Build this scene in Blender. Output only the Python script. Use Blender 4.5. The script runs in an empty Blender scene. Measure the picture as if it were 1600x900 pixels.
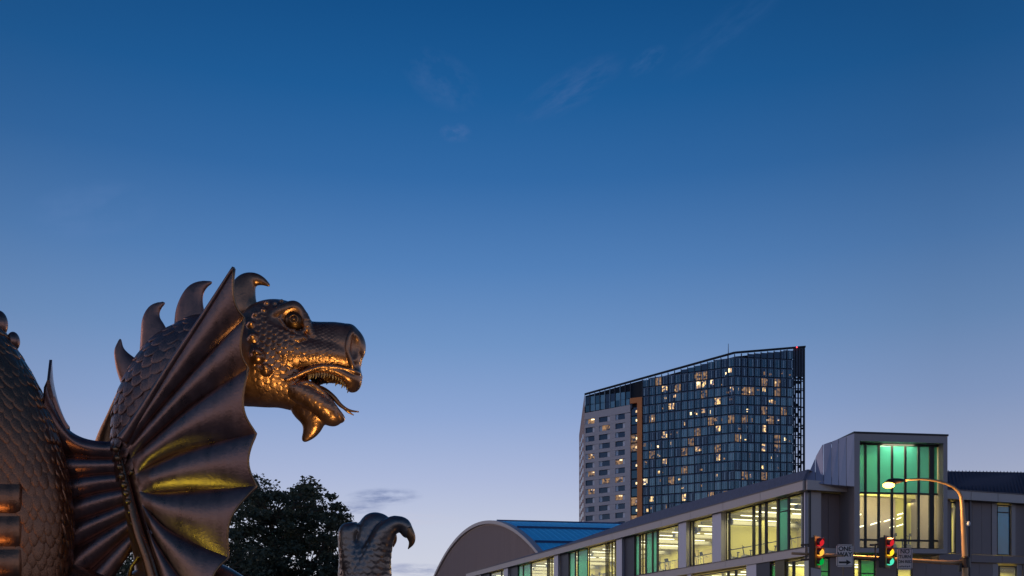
import bpy, bmesh, math, random
import numpy as np
from mathutils import Vector, Matrix
random.seed(7); np.random.seed(7)
S = bpy.context.scene
COL = S.collection
F = 1524.0            # focal length in photograph pixels
HY = 1020.0           # row of the horizon
EYE = 1.6
# ---------------------------------------------------------------- camera
cam = bpy.data.cameras.new("camera"); camo = bpy.data.objects.new("camera", cam); COL.objects.link(camo)
cam.sensor_width = 36; cam.lens = F / 1600 * 36; cam.shift_y = (HY - 450) / 1600
cam.clip_start = 0.05; cam.clip_end = 6000
camo.location = (0, 0, EYE); camo.rotation_euler = (math.pi / 2, 0, 0)
S.camera = camo
S.view_settings.view_transform = 'Standard'; S.view_settings.look = 'None'
S.view_settings.exposure = 0; S.view_settings.gamma = 1

def lin(r, g, b):
    f = lambda c: c / 12.92 if c <= .04045 else ((c + .055) / 1.055) ** 2.4
    return (f(r / 255), f(g / 255), f(b / 255), 1)

# ---------------------------------------------------------------- node helper
class NT:
    def __init__(s, tree): s.t = tree; s.n = tree.nodes; s.l = tree.links
    def add(s, typ, ins=None, **kw):
        n = s.n.new(typ)
        for k, v in kw.items(): setattr(n, k, v)
        for k, v in (ins or {}).items():
            if isinstance(v, bpy.types.NodeSocket): s.l.new(v, n.inputs[k])
            else: n.inputs[k].default_value = v
        return n
    def math(s, op, a, b=None, c=None, clamp=False):
        n = s.n.new('ShaderNodeMath'); n.operation = op; n.use_clamp = clamp
        for i, v in enumerate((a, b, c)):
            if v is None: continue
            if isinstance(v, bpy.types.NodeSocket): s.l.new(v, n.inputs[i])
            else: n.inputs[i].default_value = v
        return n.outputs[0]
    def mix(s, f, a, b, mode='MIX'):
        n = s.n.new('ShaderNodeMix'); n.data_type = 'RGBA'; n.blend_type = mode
        for k, v in ((0, f), (6, a), (7, b)):
            if isinstance(v, bpy.types.NodeSocket): s.l.new(v, n.inputs[k])
            else: n.inputs[k].default_value = v
        return n.outputs[2]
    def ramp(s, f, stops, interp='LINEAR'):
        n = s.n.new('ShaderNodeValToRGB'); n.color_ramp.interpolation = interp
        e = n.color_ramp.elements
        while len(e) < len(stops): e.new(.5)
        for i, (p, c) in enumerate(stops): e[i].position = p; e[i].color = c
        s.l.new(f, n.inputs[0]); return n.outputs[0]

# ---------------------------------------------------------------- dusk sky
SUN_EL, SUN_AZ = math.radians(-1.5), math.radians(-85)
W = bpy.data.worlds.new("World"); S.world = W; W.use_nodes = True
w = NT(W.node_tree); w.n.clear()
tc = w.add('ShaderNodeTexCoord')
nrm = w.add('ShaderNodeVectorMath', {0: tc.outputs['Generated']}, operation='NORMALIZE').outputs[0]
sep = w.add('ShaderNodeSeparateXYZ', {0: nrm})
z = sep.outputs[2]
def elev(y): return (HY - y) / math.hypot(HY - y, F)
stops = [(0.0, lin(192, 188, 202)), (elev(905), lin(205, 209, 223)), (elev(830), lin(193, 200, 221)),
         (elev(750), lin(170, 183, 217)), (elev(650), lin(139, 164, 209)), (elev(540), lin(109, 146, 196)), (elev(420), lin(79, 126, 183)),
         (elev(280), lin(45, 103, 164)), (elev(150), lin(20, 89, 150)), (elev(0), lin(4, 75, 133)), (1.0, lin(6, 30, 80))]
grad = w.ramp(w.math('MAXIMUM', z, 0.0), stops)
# drifting wisps of cloud: stretched noise on the directions of the sky
def wisp(px, py, rx, ry, rot, col, amt, sc):
    d = Vector(((px - 800) / F, 1, (HY - py) / F)).normalized()
    up = Vector((0, 0, 1)); r = d.cross(up).normalized(); u = r.cross(d)
    ca, sa = math.cos(rot), math.sin(rot)
    a = (r * ca + u * sa); b = (u * ca - r * sa)
    off = w.add('ShaderNodeVectorMath', {0: nrm, 1: tuple(d)}, operation='SUBTRACT').outputs[0]
    da = w.add('ShaderNodeVectorMath', {0: off, 1: tuple(a)}, operation='DOT_PRODUCT').outputs['Value']
    db = w.add('ShaderNodeVectorMath', {0: off, 1: tuple(b)}, operation='DOT_PRODUCT').outputs['Value']
    da = w.math('MULTIPLY', da, F / rx); db = w.math('MULTIPLY', db, F / ry)
    rr = w.math('ADD', w.math('MULTIPLY', da, da), w.math('MULTIPLY', db, db))
    m = w.math('SUBTRACT', 1.0, rr, clamp=True)
    cmb = w.add('ShaderNodeCombineXYZ', {0: da, 1: w.math('MULTIPLY', db, 1.0), 2: px * .37})
    nz = w.add('ShaderNodeTexNoise', {'Vector': cmb.outputs[0], 'Scale': sc, 'Detail': 5.0, 'Roughness': .6}).outputs[0]
    nz = w.math('MULTIPLY_ADD', nz, 3.2, -1.25, clamp=True)
    return w.math('MULTIPLY', w.math('MULTIPLY', m, nz), amt), col
# the afterglow stands over the middle of the view; the sky darkens gently away from it
hl = w.math('SQRT', w.math('MAXIMUM', w.math('SUBTRACT', 1.0, w.math('MULTIPLY', z, z)), 1e-4))
caz = w.math('DIVIDE', w.math('ADD', w.math('MULTIPLY', sep.outputs[1], math.cos(math.radians(-4))), w.math('MULTIPLY', sep.outputs[0], math.sin(math.radians(-4)))), hl)
glow = w.math('MULTIPLY_ADD', w.math('SUBTRACT', 1.0, caz), -1.9, 1.0)
glow = w.math('MAXIMUM', glow, .78)
grad = w.mix(1.0, grad, w.add('ShaderNodeCombineColor', {0: glow, 1: glow, 2: glow}).outputs[0], 'MULTIPLY')
c = grad
for args in [(600, 776, 62, 15, .05, lin(104, 122, 168), .95, 1.6), (545, 796, 60, 13, .1, lin(112, 128, 172), .9, 1.7),
             (650, 890, 70, 11, -.02, lin(120, 134, 178), .9, 1.5), (640, 812, 95, 12, .0, lin(196, 196, 214), .4, 1.5),
             (890, 140, 85, 26, .45, lin(92, 118, 168), .27, 1.8), (690, 125, 60, 34, -.4, lin(84, 116, 168), .3, 1.6),
             (1012, 95, 30, 14, .5, lin(84, 118, 170), .2, 1.6), (1130, 50, 95, 26, .5, lin(66, 106, 160), .2, 1.8),
             (712, 208, 24, 14, 0, lin(100, 124, 176), .28, 1.4), (150, 330, 90, 40, .3, lin(92, 128, 182), .3, 1.4)]:
    m, col = wisp(*args); c = w.mix(m, c, col)
# below the horizon the dome stays dim ground haze
c = w.mix(w.math('MULTIPLY', z, -12.0, clamp=True), c, lin(46, 46, 56))
sky = w.add('ShaderNodeTexSky', sky_type='NISHITA', sun_disc=False, sun_elevation=SUN_EL, sun_rotation=SUN_AZ)
bg = w.add('ShaderNodeBackground', {'Color': c, 'Strength': 1.0})
bg2 = w.add('ShaderNodeBackground', {'Color': sky.outputs[0], 'Strength': 0.05})
ad = w.add('ShaderNodeAddShader', {0: bg.outputs[0], 1: bg2.outputs[0]})
w.add('ShaderNodeOutputWorld', {0: ad.outputs[0]})
# last warm light from under the horizon's edge (sun already down: very weak and soft)
sl = bpy.data.lights.new("sun", 'SUN'); so = bpy.data.objects.new("sun", sl); COL.objects.link(so)
sl.energy = 0.5; sl.angle = math.radians(30); sl.color = (1, .74, .66)
sd = Vector((math.sin(SUN_AZ), math.cos(SUN_AZ), math.tan(math.radians(9))))
so.rotation_euler = sd.to_track_quat('Z', 'Y').to_euler()

# ---------------------------------------------------------------- materials
MATS = {}
def mat(name, col, rough=.6, metal=0., var=.12, scale=6., bump=0., spec=.5, emit=None, estr=0., stretch=None, coat=0.):
    if name in MATS: return MATS[name]
    m = bpy.data.materials.new(name); m.use_nodes = True; t = NT(m.node_tree); t.n.clear()
    tcn = t.add('ShaderNodeTexCoord'); v = tcn.outputs['Object']
    if stretch: v = t.add('ShaderNodeMapping', {0: v, 'Scale': stretch}).outputs[0]
    nz = t.add('ShaderNodeTexNoise', {'Vector': v, 'Scale': scale, 'Detail': 6., 'Roughness': .65}).outputs[0]
    f = t.math('MULTIPLY_ADD', nz, 2 * var, 1 - var)
    base = t.mix(1., (*col[:3], 1), t.add('ShaderNodeCombineColor', {0: f, 1: f, 2: f}).outputs[0], 'MULTIPLY')
    p = t.add('ShaderNodeBsdfPrincipled', {'Base Color': base, 'Metallic': metal, 'Specular IOR Level': spec, 'Coat Weight': coat,
        'Roughness': t.math('MULTIPLY_ADD', nz, .25, rough - .125, clamp=True)})
    if bump:
        b = t.add('ShaderNodeBump', {'Height': nz, 'Strength': bump, 'Distance': .02}); t.l.new(b.outputs[0], p.inputs['Normal'])
    if emit: p.inputs['Emission Color'].default_value = (*emit[:3], 1); p.inputs['Emission Strength'].default_value = estr
    t.add('ShaderNodeOutputMaterial', {0: p.outputs[0]}); MATS[name] = m; return m
def glassmat(name, tint, refl=.12, rough=.02, trans=None, body=None, bodyamt=0.):
    m = bpy.data.materials.new(name); m.use_nodes = True; t = NT(m.node_tree); t.n.clear()
    tr = t.add('ShaderNodeBsdfTransparent', {0: (*tint[:3], 1)}).outputs[0]
    if body:
        bd = t.add('ShaderNodeBsdfTranslucent', {0: (*body[:3], 1)}).outputs[0]
        bd2 = t.add('ShaderNodeBsdfDiffuse', {0: (*body[:3], 1)}).outputs[0]
        bd = t.add('ShaderNodeMixShader', {0: .25, 1: bd, 2: bd2}).outputs[0]
        tr = t.add('ShaderNodeMixShader', {0: bodyamt, 1: tr, 2: bd}).outputs[0]
    gl = t.add('ShaderNodeBsdfGlossy', {0: (.9, .95, 1, 1), 'Roughness': rough}).outputs[0]
    fr = t.add('ShaderNodeLayerWeight', {0: .5}).outputs['Facing']
    fr = t.math('MULTIPLY_ADD', t.math('POWER', fr, 5.0), .8, refl * .4)
    mx = t.add('ShaderNodeMixShader', {0: t.math('MULTIPLY', fr, 1.2, clamp=True), 1: tr, 2: gl})
    t.add('ShaderNodeOutputMaterial', {0: mx.outputs[0]}); MATS[name] = m; return m
def emat(name, col, st):
    m = bpy.data.materials.new(name); m.use_nodes = True; t = NT(m.node_tree); t.n.clear()
    e = t.add('ShaderNodeEmission', {0: (*col[:3], 1), 1: st}); t.add('ShaderNodeOutputMaterial', {0: e.outputs[0]}); MATS[name] = m; return m

# ---------------------------------------------------------------- mesh helpers
class MB:
    def __init__(s): s.v = []; s.f = []
    def add(s, vs, fs):
        o = len(s.v); s.v += [tuple(v) for v in vs]; s.f += [tuple(i + o for i in f) for f in fs]
    def box(s, o, ax, ay, az):   # origin corner and three edge vectors
        o, ax, ay, az = map(Vector, (o, ax, ay, az))
        vs = [o, o + ax, o + ax + ay, o + ay, o + az, o + ax + az, o + ax + ay + az, o + ay + az]
        fs = [(0, 3, 2, 1), (4, 5, 6, 7), (0, 1, 5, 4), (1, 2, 6, 5), (2, 3, 7, 6), (3, 0, 4, 7)]
        if ax.cross(ay).dot(az) < 0: fs = [f[::-1] for f in fs]
        s.add(vs, fs)
    def prism(s, poly, off):     # closed solid from a polygon swept by off
        n = len(poly); a = [Vector(p) for p in poly]; b = [p + Vector(off) for p in a]
        nn = Vector((0, 0, 0))
        for i in range(n): nn += a[i].cross(a[(i + 1) % n])
        fs = [tuple(range(n))[::-1], tuple(range(n, 2 * n))] + [(i, (i + 1) % n, (i + 1) % n + n, i + n) for i in range(n)]
        if nn.dot(Vector(off)) < 0: fs = [f[::-1] for f in fs]
        s.add(a + b, fs)
    def tube(s, pts, rad, n=10, cap=True):
        pts = [Vector(p) for p in pts]; m = len(pts)
        if not hasattr(rad, '__len__'): rad = [rad] * m
        ref = None; rings = []
        for i in range(m):
            t = (pts[min(i + 1, m - 1)] - pts[max(i - 1, 0)]).normalized()
            if ref is None: ref = Vector((0, 0, 1)) if abs(t.z) < .9 else Vector((1, 0, 0))
            a = (ref - t * ref.dot(t)).normalized(); ref = a; b = t.cross(a)
            rings.append([pts[i] + (a * math.cos(q) + b * math.sin(q)) * rad[i] for q in (2 * math.pi * k / n for k in range(n))])
        vs = [p for r in rings for p in r]
        fs = [(i * n + k, i * n + (k + 1) % n, (i + 1) * n + (k + 1) % n, (i + 1) * n + k) for i in range(m - 1) for k in range(n)]
        if cap: fs += [tuple(range(n))[::-1], tuple(range((m - 1) * n, m * n))]
        s.add(vs, fs)
    def ball(s, c, r, n=10, m=6):
        c = Vector(c); r = Vector(r) if hasattr(r, '__len__') else Vector((r, r, r)); vs = [c + Vector((0, 0, r.z))]
        for i in range(1, m):
            a = math.pi * i / m
            vs += [c + Vector((r.x * math.sin(a) * math.cos(2 * math.pi * k / n), r.y * math.sin(a) * math.sin(2 * math.pi * k / n), r.z * math.cos(a))) for k in range(n)]
        vs.append(c - Vector((0, 0, r.z))); L = len(vs) - 1
        fs = [(0, 1 + k, 1 + (k + 1) % n) for k in range(n)]
        for i in range(m - 2):
            fs += [(1 + i * n + k, 1 + (i + 1) * n + k, 1 + (i + 1) * n + (k + 1) % n, 1 + i * n + (k + 1) % n) for k in range(n)]
        fs += [(1 + (m - 2) * n + k, L, 1 + (m - 2) * n + (k + 1) % n) for k in range(n)]
        s.add(vs, fs)
    def mesh(s, name, smooth=False):
        me = bpy.data.meshes.new(name); me.from_pydata(s.v, [], s.f); me.update()
        if smooth: me.polygons.foreach_set('use_smooth', [True] * len(me.polygons))
        return me
def link(name, me, m, parent=None, smooth=False, loc=None):
    if isinstance(me, MB): me = me.mesh(name, smooth)
    o = bpy.data.objects.new(name, me); COL.objects.link(o)
    if m and not me.materials: me.materials.append(m)
    if parent:
        o.parent = parent
        o.matrix_parent_inverse = Matrix.Translation(parent_world(parent)).inverted()
    if loc: o.location = loc
    return o
WL = {}
def parent_world(p):
    v = Vector((0, 0, 0))
    while p: v = v + WL.get(p.name, Vector((0, 0, 0))); p = None
    return v
def thing(name, label, cat, loc=(0, 0, 0), group=None):
    o = bpy.data.objects.new(name, None); COL.objects.link(o); o.location = loc; o.empty_display_size = .3
    WL[o.name] = Vector(loc); tag(o, label, cat, group); return o
def tag(o, label, cat, group=None):
    o['label'] = label; o['category'] = cat
    if group: o['group'] = group
    return o
def kind(o, k): o['kind'] = k; return o
def P(px, py, Y): return Vector(((px - 800) / F * Y, Y, EYE + (HY - py) / F * Y))

M_ = lambda n: MATS[n]
mat('asphalt', (.05, .05, .052), .9, var=.3, scale=40, bump=.3)
mat('paving', (.22, .2, .19), .85, var=.2, scale=3, bump=.2)
mat('kerb_stone', (.3, .29, .28), .85)
mat('road_paint', (.75, .75, .7), .7, var=.2)
mat('lawn', (.04, .06, .025), .95, var=.4, scale=20)
mat('grey_metal', (.29, .265, .28), .45, .35, var=.1, scale=1.5)
mat('light_metal', (.46, .45, .54), .4, .45, var=.1, scale=1.2)
mat('dark_clad', (.25, .205, .21), .6, .1, var=.12, scale=1.2)
mat('fascia', (.47, .43, .43), .5, .2, var=.1, scale=1.)
mat('roof_blue', (.11, .13, .2), .7, .1, var=.55, scale=4, bump=.5)
mat('roof_dark', (.12, .10, .12), .9, 0, spec=.1, var=.35, scale=3, bump=.4)
mat('black_frame', (.02, .022, .028), .4, .3)
mat('navy_frame', (.03, .035, .06), .45, .3)
mat('olive_frame', (.10, .09, .05), .5, .2)
mat('interior', (.44, .42, .16), .8, var=.08, scale=.8)
mat('interior_ceiling', (.62, .57, .26), .8, var=.2, scale=.5, stretch=(.3, 3, 1))
mat('interior_floor', (.25, .2, .12), .6)
mat('gym_black', (.02, .02, .022), .5)
mat('gym_grey', (.3, .3, .3), .4, .4)
mat('orange_poster', (.6, .22, .04), .7)
glassmat('glass', (.96, .98, .94), .1)
glassmat('teal_glass', (.30, .66, .58), .16, body=(.16, .50, .47), bodyamt=.66)
glassmat('green_glass', (.2, .6, .3), .14, body=(.12, .5, .2), bodyamt=.75)
glassmat('reflect_glass', (.03, .30, .50), .25, body=(.004, .20, .48), bodyamt=.75)
emat('strip_light', (1, .93, .62), 3.0)
# ================================================================ GROUND
g = MB(); g.add([(-3000, -300, 0), (3000, -300, 0), (3000, 5000, 0), (-3000, 5000, 0)], [(0, 1, 2, 3)])
kind(link('ground', g, M_('lawn')), 'structure')
g = MB(); g.box((-60, -14, -.06), (120, 0, 0), (0, 39.5, 0), (0, 0, .18)); kind(link('plaza', g, M_('paving')), 'structure')
g = MB(); g.box((-60, 25.5, -.06), (120, 0, 0), (0, .18, 0), (0, 0, .184)); kind(link('kerb', g, M_('kerb_stone')), 'structure')
g = MB(); g.add([(-200, 25.68, .004), (200, 25.68, .004), (200, 37.5, .004), (-200, 37.5, .004)], [(0, 1, 2, 3)])
kind(link('road', g, M_('asphalt')), 'structure')
g = MB()
for i in range(-14, 15):
    g.add([(i * 7, 31.5, .008), (i * 7 + 3, 31.5, .008), (i * 7 + 3, 31.64, .008), (i * 7, 31.64, .008)], [(0, 1, 2, 3)])
kind(link('lane_markings', g, M_('road_paint')), 'structure')
g = MB(); g.box((-60, 37.5, -.06), (160, 0, 0), (0, 30, 0), (0, 0, .19)); kind(link('pavement', g, M_('paving')), 'structure')

# ================================================================ RECREATION BUILDING
C0 = Vector((23.6, 78, 0)); dA = Vector((-.322, .947, 0)); nA = Vector((-.947, -.322, 0)); dB = Vector((.947, .322, 0)); nB = Vector((.322, -.947, 0))
UZ = Vector((0, 0, 1))
def tA(px):
    k = (px - 800) / F; return (k * C0.y - C0.x) / (dA.x - k * dA.y)
def tB(px):
    k = (px - 800) / F; return (k * C0.y - C0.x) / (dB.x - k * dB.y)
def FA(t, n, zz): return C0 + dA * t + nA * n + UZ * zz
def FB(t, n, zz): return C0 + dB * t + nB * n + UZ * zz
class Fr(MB):
    def __init__(s, side): super().__init__(); s.s = side
    def b(s, t0, t1, n0, n1, z0, z1):
        d, n = (dA, nA) if s.s == 'A' else (dB, nB)
        s.box(C0 + d * t0 + n * n0 + UZ * z0, d * (t1 - t0), n * (n1 - n0), UZ * (z1 - z0)); return s
Z_SILL, Z_TOP, Z_FT, Z_B0 = 10.04, 14.5, 15.27, 9.33
Z_L0, Z_L1 = 5.6, 9.2
LA = tA(735)
rec = thing('recreation_building', 'long two storey grey metal recreation centre with lit corner windows and teal glass', 'building', tuple(C0))
def RP(side, name, t0, t1, n0, n1, z0, z1, m, par=None):
    return link(name, Fr(side).b(t0, t1, n0, n1, z0, z1), M_(m), par or rec)
# structural shell -------------------------------------------------
for z0, z1, nm in ((9.36, 9.95, 'floor_slab'), (4.9, 5.5, 'floor_slab'), (14.55, 15.2, 'ceiling')):
    a = Fr('A').b(.3, LA, -9, -.28, z0, z1); link(nm, a, M_('interior_ceiling' if nm == 'ceiling' else 'interior_floor'), rec)
    a = Fr('B').b(9.3, 60, -14, -.6, z0 + .01, z1 - .01); link(nm, a, M_('interior_ceiling' if nm == 'ceiling' else 'interior_floor'), rec)
for z0, z1 in ((5.5, 9.36), (9.95, 14.55)):
    link('inner_wall', Fr('A').b(9.2, LA, -9.3, -9.0, z0, z1), M_('interior'), rec)
    link('inner_wall', Fr('A').b(LA - .3, LA - .02, -8.98, -.3, z0, z1), M_('interior'), rec)
    link('inner_wall', Fr('B').b(.8, 60, -14.3, -14.0, z0, z1), M_('interior'), rec)
    # suspended ceiling beams with lights between, crossing the room
lower_ceiling = Fr('A').b(.3, LA, -9, -.28, 9.18, 9.3); link('ceiling', lower_ceiling, M_('interior_ceiling'), rec)
# fluorescent strips, running across the room (parallel to facade B)
def strips(level, zc):
    t = 1.6; i = 0
    while t < LA - 1:
        for n0 in (-1.0, -4.8):
            b = Fr('A').b(t, t + .16, n0 - 3.2, n0, zc, zc + .07); lk = link('ceiling_light', b, M_('strip_light'), rec)
        if i % 2 == 0: link('ceiling_beam', Fr('A').b(t + 1.1, t + 1.4, -8.9, -.5, zc - .05, zc + .28), M_('interior'), rec)
        t += 2.3 + t * .02; i += 1
strips(1, 14.1); strips(0, 8.95)
# area lamps standing for the sum of the troffers of each hall, right under the ceilings
def room_lamp(t, n, zz, lx, ly, e, side='A', col=(1, .86, .42)):
    l = bpy.data.lights.new('ceiling_lamp', 'AREA'); l.shape = 'RECTANGLE'; l.size = lx; l.size_y = ly; l.energy = e; l.color = col
    o = bpy.data.objects.new('ceiling_lamp', l); COL.objects.link(o)
    o.location = FA(t, n, zz) if side == 'A' else FB(t, n, zz); o.rotation_euler = (0, 0, math.atan2(dA.y, dA.x) if side == 'A' else math.atan2(dB.y, dB.x))
    return o
for k in range(4): room_lamp(12 + k * 20, -4.6, 13.9, 19, 7, 2100)
for k in range(4): room_lamp(12 + k * 20, -4.6, 8.8, 19, 7, 2100)
rg0 = random.Random(3)
mat('wall_panel', (.30, .26, .12), .7); mat('wall_dark', (.10, .085, .05), .7)
for z0, z1 in ((5.6, 8.9), (10.0, 14.2)):
    t = 1.5
    while t < LA - 2:
        w_ = rg0.uniform(1.2, 3.2); kd = rg0.random()
        link('wall_panel', Fr('A').b(t, t + w_, -8.98, -8.9, z0 + (0 if kd < .5 else 1.0), z1 - rg0.uniform(.4, 1.9)), M_('wall_panel' if kd < .6 else 'wall_dark'), rec)
        if kd > .72: link('column', Fr('A').b(t + w_ + .1, t + w_ + .5, -4.2, -3.8, z0 - .1, z1 + .2), M_('interior'), rec)
        if kd < .16: link('poster', Fr('A').b(t + .3, t + 1.5, -8.89, -8.85, z0 + .9, z0 + 2.4), M_('orange_poster'), rec)
        t += w_ + rg0.uniform(.3, 1.4)
for t in np.arange(2.5, LA - 2, 5.3):
    t = float(t); n = rg0.uniform(-6.5, -3)
    link('ceiling_duct', Fr('A').b(t, t + .5, -8.8, -.9, 13.55, 13.9), M_('gym_grey'), rec)
    if rg0.random() < .6: link('shelving', Fr('A').b(t + 1, t + 1 + rg0.uniform(.5, 1.6), n, n + .4, 9.96, 9.96 + rg0.uniform(1.1, 2.2)), M_(rg0.choice(['gym_black', 'orange_poster', 'wall_dark', 'gym_grey'])), rec)
    if rg0.random() < .6: link('shelving', Fr('A').b(t + 2, t + 2 + rg0.uniform(.5, 1.6), n, n + .4, 5.5, 5.5 + rg0.uniform(1.6, 2.8)), M_(rg0.choice(['gym_black', 'wall_dark', 'gym_grey'])), rec)
# facade A members -------------------------------------------------
PA = lambda a, b, n0, n1, z0, z1, m, nm: RP('A', nm, tA(b), tA(a), n0, n1, z0, z1, m)
fas = tA(1257) - .6
# fascia in long panels with joints
t = -.55; k = 0
while t < LA:
    e = min(t + 6.0, LA); link('fascia_panel', Fr('A').b(t + .02, e - .02, .62, .80, Z_TOP, Z_FT), M_('fascia'), rec); t = e
link('soffit', Fr('A').b(-.5, LA, -.3, .615, Z_TOP + .02, Z_TOP + .14), M_('fascia'), rec)
link('fascia_core', Fr('A').b(-.5, LA, -.4, .60, Z_TOP + .15, Z_FT - .01), M_('dark_clad'), rec)
t = -.2
while t < LA:
    e = min(t + 6.0, LA); link('sill_panel', Fr('A').b(t + .015, e - .015, .15, .30, Z_B0, Z_SILL - .03), M_('fascia'), rec); t = e
link('sill_core', Fr('A').b(-.1, LA, -.3, .14, Z_B0 + .01, Z_SILL - .04), M_('dark_clad'), rec)
link('base_wall', Fr('A').b(0, LA, -.3, .1, 0, Z_L0), M_('dark_clad'), rec)
link('base_wall', Fr('A').b(0, LA, -.32, .18, Z_L0 - .5, Z_L0 - .02), M_('fascia'), rec)
# roof strip above facade A (sloping up behind the fascia), tapering to the far end
r = MB(); pts = []
T = [(-.55, 16.15), (tA(1160), 16.3), (tA(1060), 16.35), (tA(1000), 16.35), (tA(960), 16.0), (tA(880), 15.6), (LA, 15.35)]
for i in range(len(T) - 1):
    (a, za), (b, zb) = T[i], T[i + 1]
    r.prism([FA(a, .78, Z_FT + .01), FA(b, .78, Z_FT + .01), FA(b, .35, zb), FA(a, .35, za)], nA * -.25 + UZ * -.0)
link('roof', r, M_('roof_blue'), rec)
r = MB(); r.add([FA(-.55, .3, 16.1), FA(LA, .3, 15.3), FA(LA, -9.4, 15.3), FA(5, -9.4, 16.2)], [(0, 1, 2, 3)]); link('roof', r, M_('roof_dark'), rec)
# piers: (left px, light right px, dark px, projection)
def pier(a, b, z0=Z_SILL - .02, z1=Z_TOP + .01, proj=.42, m='light_metal'):
    link('pier', Fr('A').b(tA(b), tA(a), -.3, proj, z0, z1), M_(m), rec)
for a, b in ((1119, 1133), (1066, 1078), (968, 977), (870, 876.5), (791, 797.5), (750, 755)):
    pier(a, b)
for a, b in ((1114.3, 1118.8), (1061, 1065.8), (977.2, 992.5), (877, 889.5), (798, 810), (755.5, 766)):
    link('recessed_wall', Fr('A').b(tA(b), tA(a), -.3, .12, Z_SILL - .02, Z_TOP + .01), M_('navy_frame'), rec)
link('corner_pier', Fr('A').b(-.06, .06, -.3, .25, Z_SILL, Z_TOP), M_('light_metal'), rec)
# windows of the upper storey: list of (px0, px1, kind)
def window(side, a, b, z0, z1, kindw, rail=True, transoms=(), fr='black_frame'):
    tt = tA if side == 'A' else tB
    t0, t1 = sorted((tt(a), tt(b))); fw = min(.12, (t1 - t0) * .12)
    f = Fr(side); f.b(t0, t0 + fw, -.11, .0, z0, z1); f.b(t1 - fw, t1, -.11, .0, z0, z1)
    f.b(t0 + fw, t1 - fw, -.11, .0, z0, z0 + .09); f.b(t0 + fw, t1 - fw, -.11, .0, z1 - .1, z1)
    o = link('window', f, M_(fr), rec)
    zs = [z0 + .09] + sorted(transoms) + [z1 - .1]
    for q in range(len(zs) - 1):
        g_ = 'glass' if kindw == 'clear' else ('teal_glass' if kindw == 'teal' else ('green_glass' if kindw == 'green' else kindw))
        p = link('pane', Fr(side).b(t0 + fw, t1 - fw, -.07, -.05, zs[q] + (.04 if q else 0), zs[q + 1] - .03), M_(g_), rec)
        p.parent = o; p.matrix_parent_inverse = Matrix()
        if q: b_ = link('transom', Fr(side).b(t0 + fw, t1 - fw, -.12, .03, zs[q] - .03, zs[q] + .04), M_(fr), rec); b_.parent = o; b_.matrix_parent_inverse = Matrix()
    return o
UP = [(1255.5, 1265.5, 'clear'), (1232, 1255, 'clear'), (1216.5, 1231.5, 'teal'), (1197, 1214.5, 'clear'), (1187.5, 1195.5, 'clear'), (1178, 1186, 'clear'),
      (1139, 1176.5, 'clear'), (1134, 1138.5, 'clear'), (1083, 1114, 'clear'), (1078.5, 1082.5, 'clear'), (1027.5, 1060.5, 'clear'), (1020, 1026.5, 'teal'),
      (1009.5, 1019, 'teal'), (1000, 1008.5, 'clear'), (993, 999, 'teal'), (948, 967.5, 'clear'), (920, 946.5, 'clear'), (903, 918, 'teal'), (899, 902.5, 'clear'), (890, 898.5, 'teal'),
      (856, 869.5, 'clear'), (830, 855, 'clear'), (818, 829, 'teal'), (810, 817, 'teal'), (784, 790.5, 'clear'), (766, 783, 'clear')]
for a, b, kd in UP:
    tr = ()
    if 1216 < a < 1217: tr = (13.35,)
    window('A', a, b, Z_SILL + .02, Z_TOP, kd, transoms=tr)
# mullion posts between the grouped narrow panes
for px in (1186.8, 1196.2, 1215.5, 951, 956, 961, 965, 858.5, 862, 866, 903, 1004):
    t = tA(px); link('mullion', Fr('A').b(t - .05, t + .05, -.12, .04, Z_SILL, Z_TOP), M_('olive_frame'), rec)
link('guard_rail', Fr('A').b(.5, LA, -.72, -.66, Z_SILL + 1.02, Z_SILL + 1.09), M_('gym_black'), rec)
# lower storey
LO = [(1240, 1265, 'clear'), (1228, 1239, 'clear'), (1205, 1212, 'green'), (1150, 1167, 'clear'), (1138, 1149, 'clear'), (1082, 1137, 'clear'), (1040, 1075, 'clear'), (980, 1030, 'clear')]
for a, b, kd in LO: window('A', a, b, Z_L0, Z_L1 - .1, kd)
for a, b, m in ((1213, 1227.5, 'olive_frame'), (1184, 1204.5, 'navy_frame'), (1168, 1183.5, 'light_metal'), (1075.5, 1081.5, 'light_metal'), (1031, 1039.5, 'light_metal'), (740, 979.5, 'dark_clad')):
    link('pier', Fr('A').b(tA(b), tA(a), -.3, .12, Z_L0 - .02, Z_L1 + .14), M_(m), rec)
# ------------------------------------------------ corner wall and facade B
tb0, tb1 = tB(1282), tB(1336)
link('corner_post', Fr('B').b(.08, tB(1281.5), -.5, .12, Z_L0 - .4, Z_TOP), M_('fascia'), rec)
x = 1282.
for a, b in ((1282, 1300), (1300, 1318), (1318, 1336)):
    link('cladding_panel', Fr('B').b(tB(a) + .03, tB(b) - .01, -.7, -.5, Z_SILL, Z_TOP), M_('dark_clad'), rec)
link('wall', Fr('B').b(.1, 9.2, -.95, -.72, 0, Z_L0), M_('dark_clad'), rec); link('wall', Fr('B').b(.1, 9.2, -.95, -.72, Z_B0, Z_TOP), M_('dark_clad'), rec)
link('fascia_panel', Fr('B').b(-.56, tB(1338), .62, .80, Z_TOP, Z_FT), M_('fascia'), rec)
link('soffit', Fr('B').b(-.5, tB(1338), -.6, .61, Z_TOP + .16, Z_FT - .02), M_('dark_clad'), rec)
link('sill_panel', Fr('B').b(-.1, tB(1338), .15, .3, Z_B0, Z_SILL - .03), M_('fascia'), rec)
link('sill_core', Fr('B').b(-.1, tB(1338), -.6, .14, Z_B0 + .01, Z_SILL - .04), M_('dark_clad'), rec)
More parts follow.
